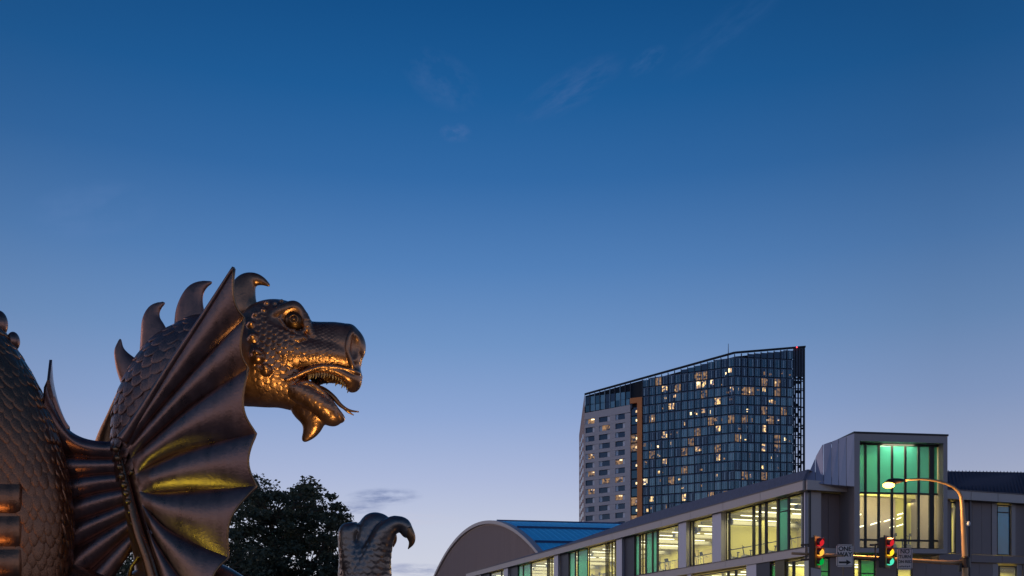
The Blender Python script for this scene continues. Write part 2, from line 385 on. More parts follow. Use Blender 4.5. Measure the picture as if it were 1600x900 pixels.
# corner box ---------------------------------------------------------
bdir = Vector((.9925, .122, 0)); bn = Vector((.122, -.9925, 0)); BO = P(1335, 1020, 77.0); BO.z = 0
def tX(px):
    k = (px - 800) / F; return (k * BO.y - BO.x) / (bdir.x - k * bdir.y)
def zX(px, y):
    Y = BO.y + bdir.y * tX(px); return EYE + (HY - y) / F * Y
def FX(t, n, zz): return Vector((BO.x, BO.y, 0)) + bdir * t + bn * n + UZ * zz
def XB(name, t0, t1, n0, n1, z0, z1, m, par=None):
    b = MB(); b.box(FX(t0, n0, z0), bdir * (t1 - t0), bn * (n1 - n0), UZ * (z1 - z0)); return link(name, b, M_(m), par or rec)
tw = tX(1480.5); zb = zX(1400, 864); zt0 = zX(1335, 677); zt1 = zX(1480, 681.5)
to0, to1 = tX(1343.5), tX(1474); zo0, zo1 = zX(1400, 857), zX(1400, 690.5)
f = MB()   # frame ring: four closed pieces
XB('tower_frame', 0, to0, -.9, 0, zb, zt0 - .2, 'grey_metal')
XB('tower_frame', to1, tw, -.9, 0, zb, zo1 + .3, 'grey_metal')
XB('tower_frame', to0 + .001, to1 - .001, -.9, -.003, zb, zo0, 'grey_metal')
f.prism([FX(0, .002, zt0 - .2), FX(0, .002, zt0), FX(tw, .002, zt1), FX(tw, .002, zo1 + .3), FX(to1, .002, zo1 + .001), FX(to1 - .01, .002, zo1), FX(to0, .002, zo1)], bn * -1.0)
link('tower_frame', f, M_('grey_metal'), rec)
f = MB(); f.prism([FX(-.06, .06, zt0), FX(-.06, .06, zt0 + .14), FX(tw + .06, .06, zt1 + .14), FX(tw + .06, .06, zt1)], bn * -4); link('roof_cap', f, M_('black_frame'), rec)
# body of the box: side walls and roof
XB('side_wall', tw - .3, tw - .002, -5, -.91, zb, zt1 - .05, 'dark_clad')
XB('side_wall', 0.002, .28, -5, -.91, zb, zt0 - .3, 'grey_metal')
XB('inner_wall', .3, tw - .32, -5.3, -5.0, zb, zt1 - .4, 'interior')
XB('floor_slab', .3, tw - .32, -5, -.92, zb, zo0 - .05, 'interior_floor')
XB('ceiling', .3, tw - .32, -5, -.92, zt1 - .5, zt1 - .2, 'interior_ceiling')
ztr = zX(1400, 768.5); zt2 = zX(1400, 842.5)
cols = [1343.5, 1359.5, 1380.5, 1401.3, 1422.2, 1443.2, 1463.5]
gw = link('window', MB(), M_('black_frame'), rec)
wm = MB()
def wbox(t0, t1, n0, n1, z0, z1): wm.box(FX(t0, n0, z0), bdir * (t1 - t0), bn * (n1 - n0), UZ * (z1 - z0))
wbox(to0, tX(1474), -.85, -.7, zo1 - .14, zo1); wbox(to0, tX(1474), -.85, -.7, zo0, zo0 + .14)
gw.data = wm.mesh('window'); gw.data.materials.append(M_('black_frame'))
for q, c_ in enumerate(cols[1:]):
    hw = .085 if q < 5 else .2
    b = XB('mullion', tX(c_) - hw, tX(c_) + hw, -.88, -.70, zo0 + .14, zo1 - .14, 'black_frame'); b.parent = gw
for zz in (ztr, zt2):
    b = XB('transom', to0, tX(1473), -.86, -.67, zz - .07, zz + .07, 'black_frame'); b.parent = gw
for q in range(6):
    a, b_ = tX(cols[q]) + (.1 if q else .01), tX(cols[q + 1]) - (.1 if q < 5 else .22)
    for z0, z1, g_ in ((zo0 + .14, zt2 - .07, 'glass'), (zt2 + .07, ztr - .07, 'glass'), (ztr + .07, zo1 - .14, 'teal_glass')):
        b = XB('pane', a, b_, -.79, -.77, z0, z1, g_); b.parent = gw
for z0, z1, g_ in ((zo0 + .14, ztr - .07, 'glass'), (ztr + .07, zo1 - .14, 'teal_glass')):
    b = XB('pane', tX(1467), tX(1472.5), -.79, -.77, z0, z1, g_); b.parent = gw
# inside the box: light strips slanting back, wall ends
for (ax, ay, bx, by) in ((1344, 824, 1356, 820.5), (1361, 820.5, 1376, 816), (1382, 815.5, 1397, 811), (1402, 812, 1408, 809.5), (1391, 825, 1397, 823.5), (1402, 823, 1411, 820), (1403, 805, 1411, 803), (1344, 805, 1349, 803)):
    p, q = P(ax, ay, 80.3), P(bx, by, 81.0); b = MB(); b.box(p, q - p, (0, .15, 0), (0, 0, .1)); link('ceiling_light', b, M_('strip_light'), rec)
XB('inner_wall', tX(1404), tX(1462), -4.6, -4.4, zo0, ztr + 1, 'interior')
XB('ceiling_beam', .4, tX(1400), -4.4, -4.2, zX(1400, 800), zX(1400, 797), 'interior')
l = room_lamp(0, 0, 0, 6.0, 2.6, 760, col=(1, .9, .55)); l.location = FX(3.6, -3.0, zt1 - .6)
l = room_lamp(0, 0, 0, 5.6, .5, 230, col=(1, .84, .32)); l.location = FX(3.6, -1.3, ztr - .15); l.rotation_euler = (math.radians(-52), 0, math.atan2(bdir.y, bdir.x)); l.rotation_euler.x = math.radians(52)  # unseen wall washer under the transom, added to brighten the back wall
# hood on the left of the box: faceted metal panels rising from the fascia corner
hp = [P(1257, 753.5, 77.6), P(1266, 735, 78.1), P(1276, 711, 78.7), P(1285, 695, 79.3), P(1335, 677.3, 77.0), P(1336, 760.5, 77.0)]
hoodv = bn * -1
seams = [1257, 1274, 1287, 1299.5, 1310.5, 1322.5, 1335.2]
def hood_pt(px, top):
    T_ = [(1257, 753), (1266, 734), (1276, 711), (1285, 695), (1335, 677.3)]
    for i in range(4):
        if T_[i][0] <= px <= T_[i + 1][0] + .5:
            f_ = (px - T_[i][0]) / (T_[i + 1][0] - T_[i][0]); yt = T_[i][1] + f_ * (T_[i + 1][1] - T_[i][1]); break
    yb = 753.6 + (px - 1257) / 79 * 6.5; f_ = (px - 1257) / 78
    Yb = 77.55 - f_ * .55; Yt = Yb + (1 - f_) * 1.6
    return P(px, yt, Yt) if top else P(px, yb, Yb)
for i in range(6):
    a, b_ = seams[i], seams[i + 1]; xs = [a + .35] + [q for q in (1266, 1276, 1285) if a + .4 < q < b_ - .4] + [b_ - .35]
    poly = [hood_pt(q, False) for q in (xs[0], xs[-1])] + [hood_pt(q, True) for q in xs[::-1]]
    if i == 0: poly = [hood_pt(1257.3, False), hood_pt(b_ - .35, False)] + [hood_pt(q, True) for q in xs[::-1] if q > 1258]
    h_ = MB(); h_.prism(poly, Vector((.1, .35, -.05))); link('metal_panel', h_, M_('light_metal'), rec)
# facade B right of the box -----------------------------------------
tb = tB(1481) - 1.2
x = tb
while x < 58: link('fascia_panel', Fr('B').b(x + .02, min(x + 2.9, 58) - .02, .62, .8, Z_TOP, Z_FT), M_('fascia'), rec); x += 2.9
link('fascia_core', Fr('B').b(tb, 58, -.6, .6, Z_TOP + .02, Z_FT - .01), M_('dark_clad'), rec)
x = tb
while x < 58: link('sill_panel', Fr('B').b(x + .015, min(x + 3.4, 58) - .015, .15, .3, Z_B0, Z_SILL - .08), M_('dark_clad'), rec); x += 3.4
link('sill_core', Fr('B').b(tb, 58, -.6, .14, Z_B0 + .01, Z_SILL - .1), M_('dark_clad'), rec)
def wallB(a, b, z0, z1, m='dark_clad', n1=0., nm='cladding_panel'):
    t0, t1 = tB(a), tB(b); link(nm, Fr('B').b(t0 + .012, t1 - .012, -.3, n1, z0, z1), M_(m), rec)
for a, b, m, n1 in ((1478, 1485.5, 'dark_clad', 0), (1493.5, 1503, 'dark_clad', 0), (1503, 1519, 'dark_clad', 0), (1519, 1534, 'dark_clad', 0), (1534, 1549, 'dark_clad', 0), (1549, 1557, 'grey_metal', .06), (1579.5, 1586, 'grey_metal', .06),
                   (1586, 1602, 'dark_clad', 0), (1602, 1618, 'dark_clad', 0), (1618, 1640, 'dark_clad', 0), (1640, 1670, 'dark_clad', 0), (1670, 1720, 'dark_clad', 0), (1720, 1800, 'dark_clad', 0)):
    wallB(a, b, Z_SILL, Z_TOP, m, n1)
window('B', 1486, 1493.5, Z_SILL, Z_TOP - .1, 'clear', fr='black_frame')
window('B', 1557.5, 1579, Z_SILL, Z_TOP - .1, 'reflect_glass', transoms=(13.75,))
for a, b, m in ((1282, 1297, None), (1297, 1317, 'dark_clad'), (1318, 1334, 'dark_clad'), (1368.5, 1401, 'dark_clad'), (1426, 1447, 'dark_clad'), (1447, 1470, 'dark_clad'), (1470, 1500, 'dark_clad'), (1500, 1530, 'dark_clad'), (1530, 1551, 'dark_clad'),
             (1551, 1560, 'grey_metal'), (1589, 1597, 'grey_metal'), (1598, 1640, 'dark_clad'), (1640, 1800, 'dark_clad')):
    if m: wallB(a, b, Z_L0, Z_B0 - .02, m)
window('B', 1271, 1296.5, Z_L0, Z_B0 - .06, 'green', transoms=(8.15,)); window('B', 1334.5, 1343, Z_L0, Z_B0 - .06, 'clear')
window('B', 1344, 1368, Z_L0, Z_B0 - .06, 'green', transoms=(8.1,)); window('B', 1401.5, 1425.5, Z_L0, Z_B0 - .06, 'clear'); window('B', 1561, 1588.5, Z_L0, Z_B0 - .2, 'clear')
link('base_wall', Fr('B').b(.1, 58, -.3, .1, 0, Z_L0 - .02), M_('dark_clad'), rec)
link('inner_wall', Fr('B').b(.9, 58, -4.2, -4.0, Z_L0, Z_B0), M_('interior'), rec)
link('inner_wall', Fr('B').b(tb, 58, -4.2, -4.0, Z_SILL, Z_TOP), M_('interior'), rec)
for tt_, zz, e in ((5, 9.0, 260), (14, 9.0, 300), (22, 9.0, 300), (14, 14.3, 420), (21, 14.3, 260)): room_lamp(tt_, -2.2, zz, 6, 2.5, e, side='B')
for px in (1287, 1338, 1355, 1412, 1575):
    t = tB(px); link('ceiling_light', Fr('B').b(t - 1.0, t + .9, -2.0, -1.85, 8.75, 8.83), M_('strip_light'), rec)
link('poster', Fr('B').b(tB(1487), tB(1492), -.9, -.86, 11.4, 12.2), M_('orange_poster'), rec)
# roof behind facade B
r = MB()
ra, rb = P(1470, 736, 93), P(1605, 738.2, 96); rc = P(1760, 742, 102)
fa, fb, fc = FB(tb, .78, Z_FT + .01), FB(tB(1605), .78, Z_FT + .01), FB(58, .78, Z_FT + .01)
r.add([fa, fb, rb, ra], [(0, 1, 2, 3)]); r.add([fb, fc, rc, rb], [(0, 1, 2, 3)])
for a_, b_ in ((ra, rb), (rb, rc)):
    r.add([a_, b_, b_ + Vector((3, 14, -6)), a_ + Vector((3, 14, -6))], [(0, 1, 2, 3)])
link('roof', r, M_('roof_dark'), rec)
# long ribs of the standing-seam roof, fine relief
r = MB()
for i in range(26):
    f_ = i / 25; a_ = fa.lerp(fb, f_); b_ = ra.lerp(rb, f_); r.box(a_ + UZ * .02, b_ - a_, (.07, 0, 0), (0, 0, .07))
kind(link('roof_seams', r, M_('roof_dark'), rec), 'stuff')

mat('flashing', (.12, .11, .13), .45, .4)
link('drip_edge', Fr('A').b(-.6, LA, .80, .86, Z_FT - .05, Z_FT + .03), M_('flashing'), rec)
link('drip_edge', Fr('B').b(tb, 58, .80, .86, Z_FT - .05, Z_FT + .03), M_('flashing'), rec)
link('drip_edge', Fr('A').b(-.1, LA, .30, .35, Z_SILL - .05, Z_SILL - .02), M_('flashing'), rec)
for px in (1509, 1600): link('downpipe', Fr('B').b(tB(px), tB(px) + .14, .31, .45, 0, Z_FT - .1), M_('flashing'), rec)
# gym machines, loudspeakers ---------------------------------------
def exercise_bike(pos, rot, label, group='exercise machines behind the windows'):
    t = thing('exercise_bike', label, 'exercise bike', tuple(pos), group); t.rotation_euler = (0, 0, 0)
    R = Matrix.Rotation(rot, 3, 'Z'); q = lambda x, y, zz: pos + R @ Vector((x, y, zz))
    m = MB(); m.tube([q(-.5, 0, .05), q(.5, 0, .05)], .05, 6); m.tube([q(.5, -.25, .05), q(.5, .25, .05)], .05, 6); m.tube([q(-.5, -.25, .05), q(-.5, .25, .05)], .05, 6)
    m.tube([q(-.25, 0, .05), q(-.3, 0, .95)], .05, 6); m.tube([q(.2, 0, .05), q(.42, 0, 1.25)], .05, 6); m.tube([q(-.25, 0, .5), q(.3, 0, .6)], .05, 6)
    link('bike_frame', m, M_('gym_black'), t)
    m = MB(); m.tube([q(.3, -.05, .35), q(.3, .05, .35)], .27, 14); link('flywheel', m, M_('gym_grey'), t)
    m = MB(); m.ball(q(-.32, 0, 1.0), (.16, .12, .06), 8, 5); link('saddle', m, M_('gym_black'), t)
    m = MB(); m.tube([q(.3, -.25, 1.35), q(.42, -.2, 1.28), q(.42, .2, 1.28), q(.3, .25, 1.35)], .035, 6); m.box(q(.42, -.12, 1.3), R @ Vector((.05, 0, 0)), R @ Vector((0, .24, 0)), R @ Vector((.02, 0, .2))); link('handlebar', m, M_('gym_black'), t)
    return t
def treadmill(pos, rot, label, group='exercise machines behind the windows'):
    t = thing('treadmill', label, 'treadmill', tuple(pos), group)
    R = Matrix.Rotation(rot, 3, 'Z'); q = lambda x, y, zz: pos + R @ Vector((x, y, zz)); V_ = lambda *a: R @ Vector(a)
    m = MB(); m.box(q(-.8, -.38, .04), V_(1.6, 0, .05), V_(0, .76, 0), V_(0, 0, .16)); link('running_deck', m, M_('gym_black'), t)
    for s in (-1, 1):
        m = MB(); m.tube([q(.65, .36 * s, .15), q(.8, .36 * s, 1.25), q(.2, .36 * s, 1.0)], .04, 6); link('handrail', m, M_('gym_grey'), t)
    m = MB(); m.box(q(.74, -.36, 1.2), V_(.06, 0, .0), V_(0, .72, 0), V_(.1, 0, .35)); link('console', m, M_('gym_black'), t)
    return t
zf = 9.95
def inA(px, n):  # a spot in the hall behind facade A that shows at column px
    k = (px - 800) / F; b = C0 + nA * n; t = (k * b.y - b.x) / (dA.x - k * dA.y); return b + dA * t
for i, (px, n, kd, wh) in enumerate([(1148, -1.5, 'b', 'wide window left of the narrow panes'), (1168, -1.6, 'b', 'right half of the wide window'), (1206, -1.6, 'b', 'window beside the single teal pane'),
        (1088, -1.8, 't', 'narrow window between two piers, left side'), (1098, -1.8, 't', 'narrow window between two piers, middle'), (1108, -1.8, 't', 'narrow window between two piers, right side'),
        (1036, -1.6, 'b', 'window right of the teal strips'), (1052, -1.8, 't', 'right end of the window by the teal strips'), (930, -1.6, 'b', 'far window with green panes'), (941, -1.6, 'b', 'far window near its right post'), (1240, -2, 't', 'window nearest the corner')]):
    p = inA(px, n); p.z = zf
    (exercise_bike if kd == 'b' else treadmill)(p, 2.8 + .1 * i, f"dark {'exercise bike' if kd == 'b' else 'treadmill'} indoors behind the {wh}")
for i, (px, wh) in enumerate(((1351, 'leftmost'), (1411, 'middle'), (1434, 'right'))):
    p = FX(tX(px), -1.9, zo0 - .03); exercise_bike(p, .3, f'exercise bike low in the tall corner window, {wh} of three')
def loudspeaker(p, label):
    t = thing('loudspeaker', label, 'loudspeaker', tuple(p)); m = MB(); m.ball(p, (.28, .28, .34), 10, 7); link('speaker_body', m, M_('gym_black'), t)
    m = MB(); m.tube([p + Vector((0, 0, .3)), Vector((p.x, p.y, 14.5))], .03, 5); link('bracket', m, M_('gym_black'), t)
for px, py, wh in ((1141.5, 815, 'wide upper window'), (1087, 829, 'narrow upper window between two piers')):
    p = inA(px, -.9); loudspeaker(P(px, py, p.y), f'small black round loudspeaker hanging in the {wh}')

# ================================================================ BARREL ROOFED HALL
mat('brick_brown', (.42, .33, .31), .85, var=.14, scale=.5, stretch=(2.5, 2.5, .08))
def blue_roof():
    m = mat('blue_roof_metal', (.09, .66, 1.), .5, 0, var=.14, scale=.7)
    return m
hall = thing('arched_hall', 'brown hall with a wide arched gable and bright blue barrel roof', 'building', (-4.3, 200, 0))
hc = Vector((-4.3307, 200, 0)); s0, z0, R0 = 9.738, -52.05, 81.13
def arc(s, dz=0): return hc + dA * s + UZ * (z0 + math.sqrt(max(0, R0 ** 2 - (s - s0) ** 2)) + dz)
ss = [s0 + R0 * math.sin(a) for a in np.linspace(-.63, .63, 41)]
hd = Vector((.984, .178, 0))
m = MB(); m.prism([hc + dA * ss[0]] + [arc(s, -.4) for s in ss] + [hc + dA * ss[-1]], hd * .6); link('gable_wall', m, M_('brick_brown'), hall)
# vertical ribs of the gable cladding
m = MB()
for i in range(150):
    s = ss[0] + (ss[-1] - ss[0]) * (i + .5) / 150; top = arc(s, -.7); m.box(Vector((top.x, top.y, 8)) - hd * .1, dA * .16, hd * .1, UZ * (top.z - 8))
kind(link('cladding_ribs', m, M_('brick_brown'), hall), 'stuff')
m = MB()
for i in range(40): m.prism([arc(ss[i], -.42), arc(ss[i], .25), arc(ss[i + 1], .25), arc(ss[i + 1], -.42)], hd * 1.1)
for i, v in enumerate(m.v): m.v[i] = tuple(Vector(v) - hd * .5)
link('verge_trim', m, M_('fascia'), hall)
blue_roof(); LEN = 75
for i in range(0, 40, 4):   # roof sheets, stepped at each lap
    m = MB(); dz = .0 if (i // 4) % 2 else .0
    for j in range(i, i + 4):
        a, b = ss[j], ss[j + 1]; m.prism([arc(a, -.05), arc(b, -.05), arc(b, .12 + .0 * j), arc(a, .12)], hd * LEN)
    for q, v in enumerate(m.v): m.v[q] = tuple(Vector(v) + hd * .62)
    link('roof_sheet', m, M_('blue_roof_metal'), hall)
mat('roof_line', (.01, .05, .16), .5)
for s in (-2.0, -14.5, -24.5):
    m = MB(); a, b = arc(s - .22, .17), arc(s + .22, .17); m.prism([a, b, b + UZ * .28, a + UZ * .28], hd * LEN)
    for q, v in enumerate(m.v): m.v[q] = tuple(Vector(v) + hd * .65)
    link('snow_guard', m, M_('roof_line'), hall)
m = MB()
for i in range(60):
    for j in range(2, 20): m.box(arc(ss[j], .12) + hd * (1.2 + i * 1.2), hd * .12, arc(ss[j + 1]) - arc(ss[j]), UZ * .07)
kind(link('standing_seams', m, M_('blue_roof_metal'), hall), 'stuff')
# ================================================================ GLASS TOWER
tower = thing('glass_tower', 'tall slanted-top glass apartment tower with scattered lit windows behind the recreation centre', 'building', (68.5, 300, 0))
K0 = Vector((68.5, 300, 0)); u1 = Vector((-.897, .442, 0)); u2 = Vector((.9902, .1395, 0)); v1 = Vector((-.442, -.897, 0)); v2 = Vector((.1395, -.9902, 0))
def t1(px): k = (px - 800) / F; return (k * K0.y - K0.x) / (u1.x - k * u1.y)
def t2(px): k = (px - 800) / F; return (k * K0.y - K0.x) / (u2.x - k * u2.y)
def T1(t, n, zz): return K0 + u1 * t + v1 * n + UZ * zz
def T2(t, n, zz): return K0 + u2 * t + v2 * n + UZ * zz
L1, L2 = t1(914), t2(1257)
def roofz1(t): return 93.7 - (93.7 - 86.7) * t / L1
def roofz2(t): return 93.7 + (96.5 - 93.7) * t / L2
mat('precast', (.60, .55, .56), .8, var=.1, scale=.3)
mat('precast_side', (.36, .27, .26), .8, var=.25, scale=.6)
mat('rust_frame', (.80, .27, .08), .6, var=.15, scale=.3)
mat('tower_core', (.015, .02, .03), .8)
mat('fin_blue', (.26, .36, .44), .4, .4, var=.15, scale=.2)
mat('fin_dark', (.06, .075, .11), .5, .3)
mat('tower_spandrel', (.13, .18, .26), .5, .3)
mat('curtain_grey', (.75, .78, .85), .7)
def tglass(name, c, r=.16, mtl=.75): return mat(name, c, r, mtl, var=.35, scale=.12)
for nm, c_ in (('tower_glass_a', (.09, .17, .22)), ('tower_glass_b', (.06, .12, .16)), ('tower_glass_c', (.15, .25, .30)), ('tower_glass_d', (.05, .075, .11))): tglass(nm, c_)
def litmat(name, col, st, sc):
    m = bpy.data.materials.new(name); m.use_nodes = True; t = NT(m.node_tree); t.n.clear()
    v = t.add('ShaderNodeTexCoord').outputs['Object']
    n = t.add('ShaderNodeTexVoronoi', {'Vector': v, 'Scale': sc, 'Randomness': 1.0}, feature='F1').outputs['Color']
    n2 = t.add('ShaderNodeTexNoise', {'Vector': v, 'Scale': sc * .9, 'Detail': 2.0}).outputs[0]
    sp = t.add('ShaderNodeSeparateColor', {0: n}).outputs[0]
    f = t.math('MULTIPLY_ADD', t.math('MULTIPLY', sp, n2), 2.6, -.18, clamp=True)
    cc = t.ramp(f, [(0, (.03, .035, .06, 1)), (.35, (.35, .2, .1, 1)), (1, (*col, 1))])
    e = t.add('ShaderNodeEmission', {0: cc, 1: st}).outputs[0]
    g_ = t.add('ShaderNodeBsdfGlossy', {0: (.3, .4, .5, 1), 'Roughness': .1}).outputs[0]
    x_ = t.add('ShaderNodeMixShader', {0: .12, 1: e, 2: g_})
    t.add('ShaderNodeOutputMaterial', {0: x_.outputs[0]}); MATS[name] = m
litmat('lit_room', (1, .64, .24), 2.2, 1.6); litmat('lit_room_bright', (1, .76, .38), 3.4, 1.0); litmat('lit_room_dim', (.8, .44, .18), .55, 1.5)
emat('beacon_red', (1, .06, .08), 4)
FL = 2.9; ZB = 32.0
# core
tL, tR = .25, 19.0
m = MB()
back = Vector((8, 30, 0))
b1 = [T1(L1 - .2, -.7, 0), T1(.0, -.9, 0), T2(tR, -.7, 0), T2(tR, -.7, 0) + back, Vector((24.3, 345, 0))]
tops = [roofz1(L1) - .6, 93.0, roofz2(tR) - .6, roofz2(tR) - .6, 78.4]
vs = b1 + [Vector((p.x, p.y, z_)) for p, z_ in zip(b1, tops)]
m.add(vs, [(4, 3, 2, 1, 0), (5, 6, 9), (6, 7, 8), (6, 8, 9)] + [(i, (i + 1) % 5, (i + 1) % 5 + 5, i + 5) for i in range(5)])
link('core', m, M_('tower_core'), tower)
m = MB(); e0 = Vector((23.75, 345.3, 0)); m.prism([T1(L1 + .05, .3, 0), e0, e0 + UZ * 78.6, T1(L1 + .05, .3, roofz1(L1))], u1 * -.12); link('side_wall', m, M_('precast_side'), tower)
# side openings (dim bronze window column seen edge-on)
m = MB()
for k in range(18):
    for f_ in (.2, .45, .7):
        a = T1(L1 + .1, 0, 0).lerp(e0, f_); b = T1(L1 + .1, 0, 0).lerp(e0, f_ + .13); zz = 30 + k * FL
        if zz < 74: m.box(Vector((a.x, a.y, zz)) + u1 * .02, b - a, u1 * .06, UZ * 1.6)
link('window', m, M_('tower_glass_b'), tower)
lit_px = {}
def L_(x, y, k, w_=1.): lit_px[(880 + x / 3, 530 + y / 3)] = (k, w_)
for x, y in ((432, 250), (487, 242), (585, 212), (660, 200), (715, 295), (517, 335), (675, 345), (715, 432), (715, 572), (480, 432), (480, 568), (633, 540), (633, 585), (430, 750), (565, 735), (800, 232), (803, 515), (803, 560), (950, 430), (955, 525), (950, 243)): L_(x, y, 'lit_room')
for x, y in ((805, 415), (803, 610), (803, 655), (780, 172), (850, 178), (640, 208), (690, 200), (395, 662), (285, 280), (740, 518)): L_(x, y, 'lit_room_bright', .6)
for x, y in ((655, 255), (425, 362), (637, 450), (515, 470), (425, 530), (517, 650), (895, 470), (895, 570), (940, 340), (978, 385), (1020, 340), (945, 655), (885, 240), (990, 520), (990, 480), (550, 225), (615, 405), (695, 390), (595, 500), (645, 630), (680, 718), (760, 715), (855, 655), (850, 620), (575, 510), (720, 520), (850, 375), (620, 215), (820, 470), (800, 375), (945, 190), (990, 185), (460, 215), (640, 160), (665, 155), (990, 243), (850, 240), (560, 600), (845, 440)): L_(x, y, 'lit_room_dim', .7)
def lit_at(c):   # nearest lit spot falling inside this pane
    px = 800 + c.x / c.y * F; py = HY - (c.z - EYE) / c.y * F
    for (a, b), kd in lit_px.items():
        if abs(a - px) < 4.6 and abs(b - py) < 6.6: return kd
    return None
rg = random.Random(11)
panes = 0
def curtain(T_, vv, cols, roofz, z0, tmin=0):
    global panes
    for a, b in cols:
        k = 0
        zz = z0
        rt = min(roofz(a), roofz(b))
        while zz < max(roofz(a), roofz(b)) - .6:
            top = min(zz + FL - .55, rt - .5)
            if top - zz < .8: break
            c_ = (T_(a, 0, zz + 1.2) + T_(b, 0, zz + 1.2)) / 2
            lt = lit_at(c_); mt = lt[0] if lt else rg.choice(['tower_glass_a', 'tower_glass_a', 'tower_glass_b', 'tower_glass_b', 'tower_glass_c', 'tower_glass_d'])
            if zz > 93 - 9 and not lt: mt = rg.choice(['tower_glass_d', 'tower_glass_b'])
            tilt = rg.uniform(-.03, .03)
            q = MB(); q.add([T_(a + .06, .0, zz), T_(b - .06, tilt, zz), T_(b - .06, tilt * .4, top), T_(a + .06, rg.uniform(-.02, .02), top)], [(0, 1, 2, 3) if T_ is T2 else (3, 2, 1, 0)])
            part_lit = lt and lt[0] != 'lit_room_dim'
            link('pane', q, M_(rg.choice(['tower_glass_b', 'tower_glass_d']) if part_lit else mt), tower)
            if part_lit:      # the lit room fills only the undraped part of its pane
                wd = (b - a) * rg.uniform(.45, .95); o0 = a + .08 + (b - a - wd) * rg.random(); hh = (top - zz) * rg.uniform(.5, .95)
                q = MB(); q.box(T_(o0, .05, top - hh), (u1 if T_ is T1 else u2) * (wd - .12), vv * .02, UZ * hh); link('lit_window', q, M_(mt), tower)
            zz += FL
small = random.Random(21)
for _ in range(110):      # small lamps and half-drawn blinds in the dark flats
    f1_ = small.random() < .58; TT, uu, vv = (T1, u1, v1) if f1_ else (T2, u2, v2)
    tt_ = small.uniform(.6, 28.6 if f1_ else 18); zz = 40.7 + FL * small.randrange(17) + small.uniform(.1, 1.2)
    if zz > 88: continue
    q = MB(); q.box(TT(tt_, .05, zz), uu * small.uniform(.25, .9), vv * .02, UZ * small.uniform(.3, 1.1)); link('lit_window', q, M_(small.choice(['lit_room_bright', 'lit_room', 'lit_room_dim', 'lit_room_dim'])), tower)
# face 1: glass from the corner to the rust-coloured frame
tg = t1(1004.2)
n1_ = 14; cw = tg / n1_
cols1 = []
for i in range(n1_): cols1.append((i * cw + .1, (i + 1) * cw - .1))
zg = 40.5
curtain(T1, v1, cols1, roofz1, zg)
n2_ = 9; cw2 = tR / n2_
cols2 = [(i * cw2 + .1, (i + 1) * cw2 - .1) for i in range(n2_)]
curtain(T2, v2, cols2, roofz2, zg)
# fins: strong at the column lines, lighter staggered ones between
for i in range(n1_ + 1):
    t = i * cw; m = MB(); m.box(T1(t - .09, -.2, 10), u1 * .18, v1 * .55, UZ * (roofz1(t) - 10.3)); link('fin', m, M_('fin_dark'), tower)
for i in range(1, n2_ + 1):
    t = i * cw2; m = MB(); m.box(T2(t - .09, -.2, 10), u2 * .18, v2 * .55, UZ * (roofz2(t) - 10.3)); link('fin', m, M_('fin_dark'), tower)
m = MB(); mb_ = MB()
for (T_, uu, vv, cols, rz) in ((T1, u1, v1, cols1, roofz1), (T2, u2, v2, cols2, roofz2)):
    for i, (a, b) in enumerate(cols):
        zz = zg - .3; k = 0
        while zz < rz(a) - 3:
            f_ = .33 if (i + k // 2) % 2 else .64; wd = .42 if (i * 7 + k * 3) % 5 < 3 else .22
            for g_, w2 in ((f_, wd), ((f_ + .38) % .86 + .05, .1)):
                tt_ = a + (b - a) * g_; mb_.box(T_(tt_, .01, zz + .3), uu * w2, vv * .14, UZ * (FL - .6))
            k += 1; zz += FL
kind(link('glazing_bars', mb_, M_('fin_blue'), tower), 'stuff')
zz = zg - .55
while zz < 96:
    ta = 0
    # spandrel stops where the slanted roof cuts it
    e1 = tg if roofz1(tg) > zz + .6 else max(0, (93.7 - zz - .6) / (93.7 - 86.7) * L1)
    if e1 > .5: m = MB(); m.box(T1(0, -.15, zz), u1 * e1, v1 * .17, UZ * .3); link('spandrel', m, M_('tower_spandrel'), tower)
    s_ = 0 if zz + .6 < 93.7 else (zz + .6 - 93.7) / (96.5 - 93.7) * L2
    if s_ < L2 - 1: m = MB(); m.box(T2(s_, -.15, zz), u2 * (L2 - s_), v2 * .17, UZ * .3); link('spandrel', m, M_('tower_spandrel'), tower)
    zz += FL
# open lattice past the end of the building: the sky shows through
for i, tt_ in enumerate((19.6, 20.55, 21.4, 22.35)):
    m = MB(); m.box(T2(tt_ - .17, -.2, 10), u2 * (.34 if i < 3 else .5), v2 * .5, UZ * (roofz2(tt_) - 10.3)); link('fin', m, M_('tower_core'), tower)
m = MB(); zz = zg - .2; k = 0
while zz < 91:
    for i, (a, b) in enumerate(((19.0, 19.5), (19.7, 20.5), (20.6, 21.3), (21.5, 22.3))):
        h = rg.choice([.3, .6, 1.0, 1.5]) if i < 3 else rg.choice([.1, .3, .6]); 
        if i == 0: h = 1.6 if rg.random() < .6 else .9
        m.box(T2(a - .02, -.1, zz + (FL - .6 - h if rg.random() < .5 else 0)), u2 * (b - a + .04), v2 * .06, UZ * h)
    zz += FL; k += 1
link('lattice_panel', m, M_('tower_core'), tower)
m = MB(); m.prism([T2(19.0, .2, 87.3), T2(L2 + .1, .2, 87.3), T2(L2 + .1, .2, roofz2(L2)), T2(19, .2, roofz2(19))], v2 * -.3); link('parapet_panel', m, M_('fin_dark'), tower)
m = MB(); m.prism([T1(L1, .45, roofz1(L1) - .1), T1(L1, .45, roofz1(L1) + .45), T1(0, .45, 94.15), T1(0, .45, 93.6)], v1 * -.6); link('coping', m, M_('tower_core'), tower)
m = MB(); m.prism([T2(0, .45, 93.6), T2(0, .45, 94.15), T2(L2 + .2, .45, 96.95), T2(L2 + .2, .45, 96.4)], v2 * -.6); link('coping', m, M_('tower_core'), tower)
